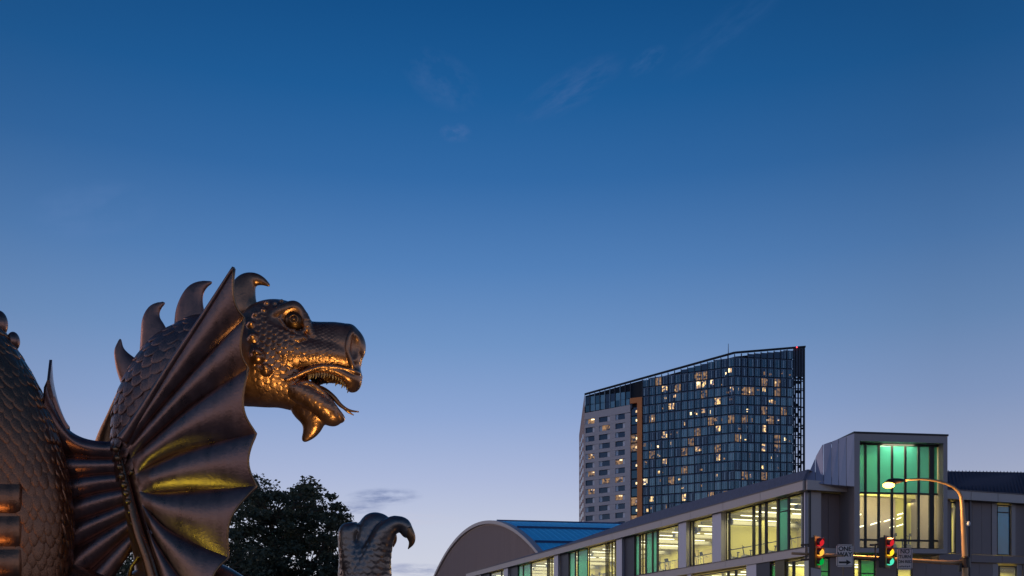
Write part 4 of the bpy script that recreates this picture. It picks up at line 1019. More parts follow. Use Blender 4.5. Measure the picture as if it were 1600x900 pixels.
def vnormals(pos, fc):
    a = pos[fc[:, 2]] - pos[fc[:, 0]]; b = pos[fc[:, 3]] - pos[fc[:, 1]]; n = np.cross(a, b); N = np.zeros_like(pos)
    for k in range(4): np.add.at(N, fc[:, k], n)
    return N / (np.linalg.norm(N, axis=1)[:, None] + 1e-9)
def scale_height(a, b, pa, pb):
    """overlapping scales: a runs root to tip, b across. returns 0..1 relief"""
    R_ = pb * .62; best = np.zeros(len(a)); done = np.zeros(len(a), bool); k0 = np.floor(a / pa)
    for dk in (-2, -1, 0, 1):          # scales rooted furthest up lie on top
        k = k0 + dk; ca = k * pa; off = np.where(np.mod(k, 2) == 0, 0, pb * .5); cb = np.round((b - off) / pb) * pb + off
        d = np.sqrt(((a - ca) / (R_ * 1.5)) ** 2 + ((b - cb) / R_) ** 2); m = (d < 1) & ~done & (a > ca - R_)
        best[m] = ((a[m] - ca[m]) / (R_ * 1.5) * .5 + .5) * np.clip((1 - d[m]) * 5, 0, 1) ** .5; done |= m
    return best

dragon = thing('dragon_statue', 'large bronze winged dragon statue with open jaws, scaled neck and raised claw', 'statue', (-2.2, Y0, 1.2))
# ---------------- head
H = Field((330, 440, -72), (578, 650, 72), 1.1)
H.chain([(325, 562, 0, 68), (375, 566, 0, 64), (410, 572, 0, 60), (442, 588, 0, 40)], 6, wz=.85)
H.ell((428, 530, 0), (62, 57, 44), 12)
H.ell((432, 503, 0), (50, 32, 34), 10)
H.chain([(468, 545, 0, 38), (500, 546, 0, 37.5), (528, 543, 0, 34), (540, 541, 0, 28)], 8, wz=.84)
H.ell((545, 538, 0), (17, 28, 24), 5)
H.chain([(450, 557, 19, 24), (480, 560, 17, 22), (505, 560, 15.5, 20.5), (528, 561, 12, 18.5), (545, 566, 5, 17)], 7)
H.ell((446, 552, 24), (34, 32, 24), 12)
H.chain([(410, 590, 0, 40), (438, 602, 0, 29), (462, 614, 0, 23), (480, 624, 0, 17)], 9)
H.chain([(440, 598, 16, 22), (462, 606, 17, 16)], 8)
H.ell(cw_(453, 497, 24), (23, 20, 17), 7)
H.ell(cw_(548, 540, 16), (11.5, 28, 13), 5)
H.ell((553, 590, 0), (12.5, 22, 20), 5)
H.ell((547, 521, 0), (12, 13, 21), 3); H.ell((486, 520, 0), (12, 9, 18), 4)
H.ell((507, 614, 0), (43, 29, 26), 3, rot=.14, cut=True)
H.chain([cw_(480, 580, 31) + (3,), cw_(495, 576, 30) + (4,), cw_(515, 577, 26.5) + (5,), cw_(533, 583, 21) + (6.5,), cw_(546, 592, 13) + (9,), (552, 597, 0, 10)], 4)
H.chain([(548, 604, 8, 7), (549, 605, 0, 7.5)], 4)
H.chain([cw_(446, 594, 40) + (1.4,), cw_(462, 588, 38.5) + (2.2,), cw_(480, 580, 36.5) + (2.4,), cw_(500, 573.5, 34.5) + (2.4,), cw_(522, 573, 30.5) + (2.4,), cw_(542, 577, 24) + (2.4,), cw_(555, 581, 19) + (3,), cw_(561, 584, 8) + (3,)], 1.5)
# eye socket, brow and lids
H.ell(cw_(458.5, 502, 47), (18, 18.5, 17), 2.5, cut=True)
ring = [(442, 499), (450, 489), (461, 484), (471, 488), (477, 500), (475, 514), (465, 517), (452, 511), (442, 499)]
ring = [(459.5 + (a - 461) * 1.14, 502 + (b - 502) * 1.22) for a, b in ring]
H.chain([cw_(a, b, 40 if a < 468 else 36) + (2.2,) for a, b in ring], 1.5)
H.chain([cw_(428, 494, 34) + (5,), cw_(440, 486, 35) + (7,), cw_(456, 480.5, 34) + (7.5,), cw_(464, 483, 32) + (7,), cw_(472, 493, 31) + (5.5,), cw_(478, 504, 31) + (4.5,), cw_(483, 515, 31) + (3.5,), cw_(493, 528, 31) + (1.6,)], 5)
H.chain([cw_(446, 523, 39) + (3,), cw_(460, 530, 39) + (4,), cw_(474, 528, 36) + (3,)], 6)
# nostril
H.ell(cw_(557, 541, 28), (10, 23, 13), 2.5, rot=.1, cut=True)
H.chain([cw_(551, 519, 28) + (2.4,), cw_(545, 530, 29) + (2.4,), cw_(543, 545, 29) + (2.4,), cw_(547, 560, 27) + (2.4,), cw_(551, 573, 23) + (3,)], 3)
for bx_, by_, br in ((399, 493.5, 5), (392, 509, 7), (395, 530, 8), (402, 557, 11.5), (416, 579, 8), (413, 487, 4.5), (430, 476, 4), (417, 475, 4.5), (440, 472, 4)):
    w_ = min(H.depth(bx_, by_), 62); cc_ = cw_(bx_, by_, w_ - 1); H.ell(cc_, (br, br, br), 2.5); H.ell((cc_[0] + 1, cc_[1] - br * .35, cc_[2] + br * .75), (br * .45, br * .45, br * .55), 2)
def head_disp(pos, fc):
    N = vnormals(pos, fc); u, v = pos[:, 0], pos[:, 1]
    th = math.radians(62); a = (u - 420) * math.cos(th) + (v - 500) * math.sin(th); b = -(u - 420) * math.sin(th) + (v - 500) * math.cos(th)
    a = a + 2.5 * np.sin(u * .07) ; b = b + 3 * np.sin(v * .05)
    h1 = scale_height(a, b, 9, 10.5); h2 = scale_height(a, b, 5, 5.5)
    mask = np.clip((u - 404) / 12, 0, 1) * np.clip((np.hypot((u - 454), (v - 497)) - 27) / 8, 0, 1) * np.clip((v - 488) / 14, 0, 1)
    mk2 = np.clip((u - 470) / 30, 0, 1); fin = np.clip((538 - u) / 14, 0, 1)
    mouth = np.clip((np.abs(pos[:, 2]) - 12) / 8, 0, 1)
    low = np.clip((600 - v) / 10, .35, 1)
    hgt = (h1 * (1 - mk2) * 3.1 + h2 * mk2 * 1.1) * mask * fin * mouth * low
    sgn = 1 if (N[int(np.argmax(pos[:, 2])), 2] > 0) else -1
    return pos + N * sgn * hgt[:, None]
head = H.build('head', 'bronze', dragon, head_disp)
# ---------------- eye
def sph(name, c, r, m, par, n=20, mm=12, flat=None):
    b = MB(); rr_ = r if hasattr(r, '__len__') else (r, r, r); p = DW([c])[0]; b.ball(p, (rr_[0] * SC, rr_[2] * SC, rr_[1] * SC), n, mm); return link(name, b, M_(m), par, smooth=True)
for sg in (1, -1):
    ec = cw_(459.5, 502.5, 33.5); ec = (ec[0], ec[1], sg * (ec[2] - 1)); e_ = sph('eye', ec, 15.2, 'bronze_eye', dragon)
    b = MB(); pc_ = DW([(ec[0] + 2.5, ec[1] + .5, ec[2] + sg * 14.2)])[0]; nrm_ = Vector((.18, -sg, -.12)).normalized()
    t1_ = nrm_.cross(UZ).normalized(); t2_ = nrm_.cross(t1_)
    b.tube([Vector(pc_) + (t1_ * math.cos(q) + t2_ * math.sin(q)) * 6 * SC for q in np.linspace(0, 2 * math.pi, 19)], 1.1 * SC, 6); b.ball(Vector(pc_), 2.6 * SC, 10, 6)
    i_ = link('iris', b, M_('bronze_claw'), dragon, smooth=True); i_.parent = e_; i_.matrix_parent_inverse = Matrix()
# ---------------- lower jaw with chin barb
J = Field((396, 584, -48), (545, 698, 48), 1.2)
J.chain([(412, 598, 0, 20), (442, 602, 0, 24), (470, 617, 0, 22), (495, 632, 0, 19), (513, 646, 0, 15), (522, 651, 0, 12)], 6)
J.chain([(446, 608, 8, 14), (466, 613, 15, 16), (492, 627, 14, 15), (514, 643, 8, 13)], 6)
J.chain([(478, 632, 0, 24), (488, 648, 0, 18.5), (489, 663, 0, 12.5), (484, 676, 0, 7.5), (475.5, 687, 0, 1.8)], 6, wz=.7)
J.chain([(478, 590, 0, 13), (500, 603, 0, 14), (518, 622, 0, 11), (530, 638, 0, 7)], 3, wz=1.35, cut=True)
J.chain([cw_(468, 600, 27) + (2.2,), cw_(478, 598, 28) + (2.8,), cw_(493, 604, 25) + (2.8,), cw_(508, 617, 19) + (2.8,), cw_(521, 634, 13) + (2.8,), cw_(531, 650, 5) + (4.5,), (532, 655, 0, 4.5)], 3)
def jaw_disp(pos, fc):
    N = vnormals(pos, fc); sgn = 1 if (N[int(np.argmax(pos[:, 2])), 2] > 0) else -1; u, v = pos[:, 0], pos[:, 1]
    th = math.radians(35); a = (u - 420) * math.cos(th) + (v - 500) * math.sin(th); b = -(u - 420) * math.sin(th) + (v - 500) * math.cos(th)
    m = np.clip((664 - v) / 10, 0, 1) * np.clip((np.abs(pos[:, 2]) - 8) / 6, 0, 1); return pos + N * sgn * (scale_height(a, b, 9, 10) * .9 * m)[:, None]
J.build('lower_jaw', 'bronze', dragon, jaw_disp)
# ---------------- tongue, teeth
T_ = MB(); Rp = lambda pts: [Vector(p) for p in DW([q[:3] for q in resample(pts, 4)])]; Rr = lambda pts: [q[3] * SC for q in resample(pts, 4)]
tp = [(480, 606, 0, 7), (502, 609, 0, 6), (520, 620, 0, 4.2), (532, 633, 0, 3.2), (545, 641, 0, 2.2), (561, 644, 2, 1.0)]; T_.tube(Rp(tp), Rr(tp), 10)
tp = [(538, 638, 0, 2.6), (544, 643, -3, 2), (552, 647.5, -5, .8)]; T_.tube(Rp(tp), Rr(tp), 8); link('tongue', T_, M_('bronze_claw'), dragon, smooth=True)
tooth = MB(); tooth.tube([(0, 0, 0), (.08, 0, -.35), (.05, 0, -.7), (-.08, 0, -1)], [.26, .22, .12, .02], 7); tme = tooth.mesh('tooth', True); tme.materials.append(M_('bronze_tooth'))
def put(name, me, loc, rot, sc, par):
    o = bpy.data.objects.new(name, me); COL.objects.link(o); o.parent = par; o.matrix_parent_inverse = Matrix.Translation(-parent_world(par)); o.location = loc; o.rotation_euler = rot; o.scale = (sc if hasattr(sc, '__len__') else (sc,) * 3); return o
lipc = resample([(482, 585, 28, 0), (498, 582, 28, 0), (515, 583, 25, 0), (532, 590, 19, 0), (544, 601, 9, 0)], 4)
for sg in (1, -1):
    for i in range(0, 16): 
        p = lipc[i]; q = DW([cw_(p[0], p[1] - 1, sg * p[2])])[0] if sg > 0 else DW([(p[0], p[1] - 2, -p[2])])[0]
        put('tooth', tme, q, (random.uniform(-.15, .15), random.uniform(-.1, .1), 0), (11.5 if i % 3 == 0 else 9) * SC * (1.25 if sg < 0 else 1), dragon)
jc = resample([(480, 601, 26, 0), (495, 608, 22, 0), (509, 622, 17, 0), (521, 638, 10, 0)], 4)
for sg in (1, -1):
    for i in range(0, 12, 1):
        p = jc[i]; q = DW([cw_(p[0], p[1] + 1, sg * p[2])])[0]; put('tooth', tme, q, (math.pi + random.uniform(-.15, .15), random.uniform(-.4, -.1), 0), 8.5 * SC, dragon)
# ---------------- crest horn and back spines
def fin(name, pts, wz, m='bronze', h=1.6, w0=0, k=3):
    p = np.array([(a, b, w0, r) for a, b, r in pts], float); lo = (p[:, 0] - p[:, 3]).min() - 6, (p[:, 1] - p[:, 3]).min() - 6, w0 - p[:, 3].max() * wz - 5; hi = (p[:, 0] + p[:, 3]).max() + 6, (p[:, 1] + p[:, 3]).max() + 6, w0 + p[:, 3].max() * wz + 5
    f = Field(lo, hi, h); f.chain(p, k, sym=False, wz=wz); return f.build(name, m, dragon)
fin('crest_horn', [(382, 486, 20), (379, 466, 19), (380, 452, 17.5), (386, 441, 13), (398, 436.5, 8.5), (410, 439.5, 5), (420.5, 446, 1.2)], .75, h=1.2)
fin('spine', [(300, 520, 27), (297, 492, 22), (299, 471, 16.5), (305, 456, 12), (316, 446.5, 6.5), (330.5, 441, 1.2)], .5, 'bronze_spine', h=1.3)
fin('spine', [(247, 558, 28), (241, 522, 20), (236.5, 501, 13), (240, 486, 8.5), (248, 478, 4.5), (256.5, 473.5, 1.2)], .5, 'bronze_spine', h=1.3)
fin('spine', [(218, 600, 26), (202, 577, 18.5), (192, 561, 11.5), (186.5, 547, 6.5), (188, 530.5, 1.2)], .5, 'bronze_spine', h=1.3)

# ---------------- lofted scaled tubes (neck, body)
def loft(name, path, m, wz, par, nseg=64, seg=7):
    p = resample(path, seg); n = len(p); rings = []; fr_ = []
    for i in range(n):
        t = p[min(i + 1, n - 1), :3] - p[max(i - 1, 0), :3]; t /= np.linalg.norm(t); a = np.array([-t[1], t[0], 0]); a /= np.linalg.norm(a); b = np.array([0, 0, 1.]); fr_.append((t, a, b))
        ang = np.linspace(0, 2 * math.pi, nseg, endpoint=False); rings.append(p[i, :3] + p[i, 3] * (np.cos(ang)[:, None] * a + np.sin(ang)[:, None] * b * wz))
    vs = DW(np.concatenate(rings)); fs = [(i * nseg + k, (i + 1) * nseg + k, (i + 1) * nseg + (k + 1) % nseg, i * nseg + (k + 1) % nseg) for i in range(n - 1) for k in range(nseg)]
    fs += [tuple(range(nseg)), tuple(range((n - 1) * nseg, n * nseg))[::-1]]
    mb = MB(); mb.add(vs, fs); me = mb.mesh(name, True); c_ = me.polygons[nseg * 2]
    o = link(name, me, M_(m), par); bm = bmesh.new(); bm.from_mesh(me); bmesh.ops.recalc_face_normals(bm, faces=bm.faces); bm.to_mesh(me); bm.free()
    def at(s_, ang):     # s_: arc index float -> world point, axis tangent, outward normal
        i = min(int(s_), n - 2); f_ = s_ - i; c = p[i] * (1 - f_) + p[i + 1] * f_; t, a, b = fr_[i]
        ps = c[:3] + c[3] * (math.cos(ang) * a + math.sin(ang) * b * wz); nn = math.cos(ang) * a * wz + math.sin(ang) * b
        W0 = DW([ps])[0]; Wn = DW([ps + nn])[0] - W0; Wt = DW([ps + t])[0] - W0
        return Vector(W0), Vector(Wt).normalized(), Vector(Wn).normalized(), c[3]
    L_ = np.concatenate([[0], np.cumsum(np.linalg.norm(np.diff(p[:, :2], axis=0), axis=1))])
    return o, at, L_, p
# one scale plate: rounded shield, domed, root at the origin, tip along +y
def plate():
    b = MB(); n = 11; vs = [(0, .45, .30)]; rim = []
    for i in range(n):
        a = -math.pi * .08 + (math.pi * 1.16) * i / (n - 1); rim.append((.52 * math.cos(a), .42 + .60 * (max(0, math.sin(a)) ** 1.5 if math.sin(a) > 0 else math.sin(a)), .10))
    rim += [(-.40, -.12, .0), (.40, -.12, .0)]; vs += rim; k = len(rim)
    mid = [((x * .62), .42 + (y - .42) * .62, .27 if y > .2 else .16) for x, y, z_ in rim]; vs += mid
    low = [(x * 1.0, y, -.12) for x, y, z_ in rim]; vs += low
    fs = []
    for i in range(k):
        j = (i + 1) % k; fs += [(0, 1 + k + i, 1 + k + j), (1 + k + i, 1 + i, 1 + j, 1 + k + j), (1 + i, 1 + 2 * k + i, 1 + 2 * k + j, 1 + j)]
    b.add(vs, fs); me = b.mesh('scale', True); return me
pm_ = plate(); bm = bmesh.new(); bm.from_mesh(pm_); bmesh.ops.recalc_face_normals(bm, faces=bm.faces); bm.to_mesh(pm_); bm.free()
pm_.materials.append(M_('bronze')); pm_d = pm_.copy(); pm_d.materials.clear(); pm_d.materials.append(M_('bronze_dark'))
def scales(o, at, L_, p, length, width, s_from, s_to, angs, direction, limit, me, tilt=.05, rowgap=.5, zk=.27, skip=None, taper=None):
    count = 0; stuff = MB(); total = L_[-1]; row = 0; d = s_from; cand = []
    while d < s_to:
        lf = taper(d) if taper else 1.
        s_ = float(np.interp(d, L_, np.arange(len(L_)))); r = at(s_, 0)[3]; na = max(6, int(2 * math.pi * r / (width * lf)))
        for k in range(na):
            ang = 2 * math.pi * (k + .5 * (row % 2)) / na
            if not (angs[0] < math.sin(ang) * 1.0): continue
            pt, t, nn, rr_ = at(s_, ang)
            u = 800 + pt.x / pt.y * F; v = HY - (pt.z - EYE) / pt.y * F
            if skip and skip(u, v): continue
            cand.append((pt, t * direction, nn, lf, abs(nn.y) if -60 < u < 660 and v < 930 else -1, u, v))
        row += 1; d += length * lf * rowgap
    cand.sort(key=lambda c: -c[4])
    for i, (pt, t, nn, lf, sc_, u, v) in enumerate(cand):
        x = t.cross(nn).normalized(); y = nn.cross(x).normalized(); yt = (y + nn * tilt).normalized(); nz_ = x.cross(yt).normalized()
        jit = random.uniform(.88, 1.1); tl = tilt * random.uniform(.5, 1.6); x = (x + nn * random.uniform(-.06, .06) + y * random.uniform(-.05, .05)).normalized(); yt = (y + nn * tl).normalized(); nz_ = x.cross(yt).normalized(); R = Matrix((x * width * lf * SC * 1.02 * jit, yt * length * lf * SC * jit, nz_ * width * lf * SC * zk)).transposed()
        if i < limit:
            q = bpy.data.objects.new('scale', me); COL.objects.link(q); q.parent = o; q.matrix_parent_inverse = Matrix(); q.matrix_world
            q.matrix_local = Matrix.Translation(pt + nn * .001) @ R.to_4x4()
        else:
            stuff.add([pt + R @ vv.co for vv in me.vertices], [tuple(pl_.vertices) for pl_ in me.polygons])
    if stuff.v:
        so_ = link('scales', stuff, me.materials[0], None, smooth=True); so_.parent = o; so_.matrix_parent_inverse = Matrix(); kind(so_, 'stuff')
neck, at, L_, p_ = loft('neck', [(372, 560, 0, 62), (340, 558, 0, 67), (300, 584, 0, 76), (270, 626, 0, 77), (256, 676, 0, 76), (256, 740, 0, 68), (264, 820, 0, 62), (275, 900, 0, 62), (285, 1020, 0, 90)], 'bronze_wing', .8, dragon)
pm_w = pm_.copy(); pm_w.materials.clear(); pm_w.materials.append(M_('bronze_wing'))
scales(neck, at, L_, p_, 25, 20, 5, L_[-1] - 130, (-.35, 1), -1 if False else 1, 150, pm_w, taper=lambda d: .8 + .2 * min(1, d / 60),
       skip=lambda u, v: (u > 205 and v > 690) or v > 725)
cbx, cby = 0, 0
def circ3(a, b, c):
    m = np.array([[2 * (b[0] - a[0]), 2 * (b[1] - a[1])], [2 * (c[0] - a[0]), 2 * (c[1] - a[1])]]); r = np.array([b[0] ** 2 - a[0] ** 2 + b[1] ** 2 - a[1] ** 2, c[0] ** 2 - a[0] ** 2 + c[1] ** 2 - a[1] ** 2])
    x, y = np.linalg.solve(m, r); return x, y, math.hypot(x - a[0], y - a[1])
def cwp(l): return [cw_(a, b, w_) + (r,) for a, b, w_, r in l]
# the flank: an even arc, its outer edge through the traced outline
oc_ = circ3((98, 896), (69, 652), (-14, 508)); RC = oc_[2]
bp_ = [(oc_[0] + (RC - 150) * math.cos(a), oc_[1] - (RC - 150) * math.sin(a), 60, 150 if a < 1.9 else 150 - 125 * ((a - 1.9) / (math.radians(226) - 1.9)) ** .8) for a in np.linspace(math.radians(226), math.radians(-32), 27)]
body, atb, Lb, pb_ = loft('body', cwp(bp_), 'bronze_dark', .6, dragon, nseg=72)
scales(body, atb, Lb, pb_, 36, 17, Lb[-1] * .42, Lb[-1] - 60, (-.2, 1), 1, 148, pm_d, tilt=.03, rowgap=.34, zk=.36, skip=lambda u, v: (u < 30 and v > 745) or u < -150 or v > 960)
# rounded knobs along the back
for c_, r_ in (((-1, 506, 48), (12, 20, 12)), ((21, 533, 48), (9, 14, 10)), ((-30, 480, 50), (16, 18, 16))): sph('back_knob', cw_(*c_), r_, 'bronze_wing', dragon)
# belly plates on the left edge
for i, (v0, v1) in enumerate(((755, 803), (805, 855), (857, 905), (907, 960))):
    nu, nv_ = 16, 10; G = []
    for a in range(nu):
        for b in range(nv_):
            u = -60 + 98 * a / (nu - 1); f_ = b / (nv_ - 1); v = v0 + 1.5 + (v1 - v0 - 3) * f_
            e_ = min(1., (38 - u) / 8 + .0) ** .6; wb = 50 + .6 * math.sqrt(max(1, 151 ** 2 - (u + 58) ** 2))
            w_ = wb - 5 + 11 * e_ * (math.sin(math.pi * min(1, f_ * .82 + .12)) ** .35); G.append(cw_(u, v, w_))
    G = np.array(G); B0 = G.copy(); B0[:, 2] -= 22; mb = MB(); A1 = len(G); fs = []
    for a in range(nu - 1):
        for b in range(nv_ - 1): q = a * nv_ + b; fs += [(q, q + 1, q + nv_ + 1, q + nv_), (q + A1, q + nv_ + A1, q + nv_ + 1 + A1, q + 1 + A1)]
    bd = [a * nv_ for a in range(nu)] + [(nu - 1) * nv_ + b for b in range(1, nv_)] + [a * nv_ + nv_ - 1 for a in range(nu - 2, -1, -1)] + [b for b in range(nv_ - 2, 0, -1)]
    for a, b in zip(bd, bd[1:] + bd[:1]): fs.append((a, b, b + A1, a + A1))
    mb.add(DW(np.concatenate([G, B0])), fs); me = mb.mesh('belly_plate', True); bm = bmesh.new(); bm.from_mesh(me); bmesh.ops.recalc_face_normals(bm, faces=bm.faces); bm.to_mesh(me); bm.free()
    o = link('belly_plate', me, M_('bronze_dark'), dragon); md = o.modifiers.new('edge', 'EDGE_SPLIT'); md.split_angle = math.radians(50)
# ---------------- wing membranes
def membrane(name, ribs, bulge, m, thick, nr=16, nv=40, scallop=.0, label=None):
    """ribs: list of polylines root->tip in (u, v, w); panels billow between neighbouring ribs"""
    RB = []
    for r in ribs:
        r = np.array(r, float); q = resample(np.c_[r, np.zeros(len(r))], 8)[:, :3]; d = np.concatenate([[0], np.cumsum(np.linalg.norm(np.diff(q, axis=0), axis=1))]); tt = np.linspace(0, d[-1], nv)
        RB.append(np.stack([np.interp(tt, d, q[:, k]) for k in range(3)], 1))
    rows = []; n = len(RB)
    for i in range(n - 1):
        for j in range(nr + (1 if i == n - 2 else 0)):
            a = j / nr; sn = math.sin(math.pi * a); ln = RB[i] * (1 - a) + RB[i + 1] * a
            s_ = np.linspace(0, 1, nv); tip = RB[i][-1] * (1 - a) + RB[i + 1][-1] * a; root = RB[i][0] * (1 - a) + RB[i + 1][0] * a
            width = np.linalg.norm(RB[i] - RB[i + 1], axis=1); prof = bulge(s_) if not isinstance(bulge, (int, float)) else bulge
            skew = math.sin(math.pi * a ** .8) ** .75
            ln = ln.copy(); ln[:, 2] += width * prof * skew
            pull = scallop * sn * np.clip((s_ - .6) / .4, 0, 1) ** 1.5 * width[-1]
            dirr = (tip - root) / (np.linalg.norm(tip - root) + 1e-6); ln -= pull[:, None] * dirr
            rows.append(ln)
    nr_ = len(rows); P_ = np.concatenate(rows); P_ = np.array([cw_(*q) for q in P_]); vs = DW(P_)
    G = P_.reshape(nr_, nv, 3); du = np.gradient(G, axis=0); dv = np.gradient(G, axis=1); nn = np.cross(du, dv).reshape(-1, 3); nn /= np.linalg.norm(nn, axis=1)[:, None] + 1e-9
    nn[nn[:, 2] < 0] *= -1
    vb = DW(P_ - nn * thick); A_ = len(vs)
    fs = []
    for i in range(nr_ - 1):
        for j in range(nv - 1):
            a, b, c_, d_ = i * nv + j, i * nv + j + 1, (i + 1) * nv + j + 1, (i + 1) * nv + j; fs += [(a, b, c_, d_), (a + A_, d_ + A_, c_ + A_, b + A_)]
    bd = [i * nv for i in range(nr_)] + [(nr_ - 1) * nv + j for j in range(1, nv)] + [i * nv + nv - 1 for i in range(nr_ - 2, -1, -1)] + [j for j in range(nv - 2, 0, -1)]
    for a, b in zip(bd, bd[1:] + bd[:1]): fs.append((a, b, b + A_, a + A_))
    mb = MB(); mb.add(np.concatenate([vs, vb]), fs); me = mb.mesh(name, True); bm = bmesh.new(); bm.from_mesh(me); bmesh.ops.recalc_face_normals(bm, faces=bm.faces); bm.to_mesh(me); bm.free()
    # keep the creases at the ribs and the rim crisp
    o = link(name, me, M_(m), dragon)
    md = o.modifiers.new('edge', 'EDGE_SPLIT'); md.split_angle = math.radians(38)
    return o, RB
FW = lambda u, v: 62 + min(60, max(0, (math.hypot(u - 205, v - 720)) * .17))
def rb(l): return [(u, v, FW(u, v)) for u, v in l]
front_ribs = [rb([(192, 688), (213, 658), (268, 570), (322, 487), (365, 418)]),
              rb([(200, 700), (236, 655), (292, 590), (340, 538), (382, 497)]),
              rb([(205, 716), (240, 684), (290, 640), (340, 605), (388, 575)]),
              rb([(212, 742), (232, 729), (275, 709), (333, 692), (400, 677)]),
              rb([(218, 768), (240, 770), (304, 766), (352, 763), (401, 759)]),
              rb([(222, 788), (240, 806), (262, 826), (304, 849), (357, 871)]),
              rb([(226, 810), (236, 832), (250, 856), (288, 912), (326, 966)]),
              rb([(230, 832), (240, 868), (252, 905), (268, 960), (290, 1030)])]
bul = lambda s_: .27 * np.clip(s_ / .12, 0, 1) ** .7 * (1 - .72 * np.clip((s_ - .2) / .8, 0, 1))
membrane('near_wing', front_ribs, bul, 'bronze_wing', 4, nr=18, nv=56, scallop=.16)
# knuckled rib rods along the creases near the root, and the leading edge
m = MB(); pts = [cw_(*q) for q in resample(np.c_[np.array(front_ribs[0]), np.zeros(5)], 6)[:, :3]]; L0 = len(pts)
m.tube([Vector(q) for q in DW([(a, b, c_ + 1) for a, b, c_ in pts])], [SC * (7.5 * (1 - i / L0) ** 1.1 + 1.8) for i in range(L0)], 10); link('wing_rod', m, M_('bronze_wing'), dragon, smooth=True)
# thin rolled hem along the scalloped rim
def hem(ribs, r, m_, name='wing_hem', sc_=.16):
    pts = []
    for i in range(len(ribs) - 1):
        a_, b_ = np.array(ribs[i][-1], float), np.array(ribs[i + 1][-1], float); ra_, rb__ = np.array(ribs[i][0], float), np.array(ribs[i + 1][0], float)
        wd = np.linalg.norm(a_ - b_)
        for j in range(12):
            a = j / 12; tip = a_ * (1 - a) + b_ * a; root = ra_ * (1 - a) + rb__ * a; d_ = (tip - root) / np.linalg.norm(tip - root)
            q = tip - d_ * sc_ * math.sin(math.pi * a) * wd; q[2] += wd * (.27 * .28) * math.sin(math.pi * a ** .8) ** .75; pts.append(cw_(*q))
    mb = MB(); mb.tube([Vector(q) for q in DW(pts)], r * SC, 7); return link(name, mb, M_(m_), dragon, smooth=True)
hem(front_ribs, 1.7, 'bronze_claw')
# far membrane between the neck and the body
BW = lambda u, v: 6 + (190 - u) * .18
def bb(l): return [(u, v, BW(u, v)) for u, v in l]
back_ribs = [bb([(186, 686), (165, 690), (130, 684), (105, 668), (90, 638), (80, 600), (77, 562)]),
             bb([(186, 716), (150, 716), (100, 713), (60, 712)]), bb([(187, 739), (150, 741), (100, 747), (60, 752)]), bb([(192, 763), (150, 770), (100, 784), (60, 796)]),
             bb([(197, 786), (150, 803), (100, 820), (60, 834)]), bb([(202, 808), (150, 836), (105, 862), (60, 885)]), bb([(208, 828), (165, 868), (120, 910), (80, 950)]), bb([(214, 850), (180, 900), (150, 950), (130, 1000)])]
membrane('far_membrane', back_ribs, lambda s_: .24 + 0 * s_, 'bronze_wing', 4, nr=14, nv=40)
# row of beads on the seam
for i, (u, v) in enumerate(((181, 702), (184, 716), (187, 730), (190, 744), (194, 758), (197, 771), (200, 784), (203, 800), (207, 818), (211, 835), (214, 697), (206, 738))): sph('seam_bead', cw_(u, v, 57), (5.2 if i < 7 else 3.8,) * 3, 'bronze_claw', dragon, 10, 7)
m = MB(); sp_ = [(186, 690, 40, 7), (189, 716, 44, 9), (196, 750, 48, 10), (205, 790, 52, 11), (217, 835, 56, 13), (233, 880, 58, 15), (255, 960, 58, 18)]; m.tube([Vector(q) for q in DW([cw_(a, b, c_) for a, b, c_, _ in resample(sp_, 4)])], [q[3] * SC * .62 for q in resample(sp_, 4)], 10); link('wing_root', m, M_('bronze_dark'), dragon, smooth=True)
# tip of the far wing showing behind the neck
membrane('far_wing', [[(196, 590, -70), (184, 610, -74), (168, 645, -80), (148, 690, -86), (130, 760, -90)], [(200, 600, -70), (192, 625, -74), (184, 650, -80), (178, 690, -86), (176, 760, -90)]], lambda s_: .2 + 0 * s_, 'bronze_claw', 4, nr=8, nv=16)
# ---------------- raised foreleg with clawed fingers: one continuous surface
A_ = Field((395, 795, -60), (655, 1100, 66), 1.9)
A_.chain([(400, 1090, 0, 44), (470, 1085, 0, 40), (540, 1040, 0, 40), (566, 970, 0, 39), (570, 920, 0, 37), (570, 885, 0, 35.5), (573, 866, 0, 30)], 8, sym=False, wz=.75)
A_.chain([(574, 905, 2, 31), (583, 878, 7, 26), (595, 851, 14, 18.5), (606, 832, 20, 14.5), (618, 822, 20, 11.5), (632, 823, 19, 10), (638, 834, 18, 8)], 3, sym=False)
A_.chain([(574, 865, 2, 21), (576, 838, 4, 19), (583, 820, 2, 17.5), (597, 819, 0, 14), (607, 829, -2, 10)], 2, sym=False)
A_.chain([(552, 880, 8, 19), (546, 852, 13, 13.5), (546, 835, 14, 13), (554, 828, 12, 10)], 2, sym=False)
A_.ell((546, 834, 14), (14, 15, 13), 2, sym=False); A_.ell((584, 821, 3), (19, 18, 15), 2, sym=False); A_.ell((618, 823, 20), (13, 13, 12), 2, sym=False)
A_.chain([(560, 860, -22, 18), (562, 835, -26, 15), (570, 822, -28, 13), (585, 825, -30, 9)], 4, sym=False)
def arm_disp(pos, fc):
    N = vnormals(pos, fc); sgn = 1 if (N[int(np.argmax(pos[:, 2])), 2] > 0) else -1
    a = -pos[:, 1]; b = pos[:, 0] + pos[:, 2] * .6; return pos + N * sgn * (scale_height(-a, b, 9, 11) * 1.9 * np.clip((pos[:, 1] - 830) / 25, .25, 1))[:, None]
A_.build('foreleg', 'bronze_cool', dragon, arm_disp)
def claw(pts): 
    m = MB(); q = resample(np.array([cw_(a, b, c_) + (r,) for a, b, c_, r in pts]), 5); m.tube([Vector(k) for k in DW(q[:, :3])], [max(.4, k[3]) * SC for k in q], 12); link('claw', m, M_('bronze_claw'), dragon, smooth=True)
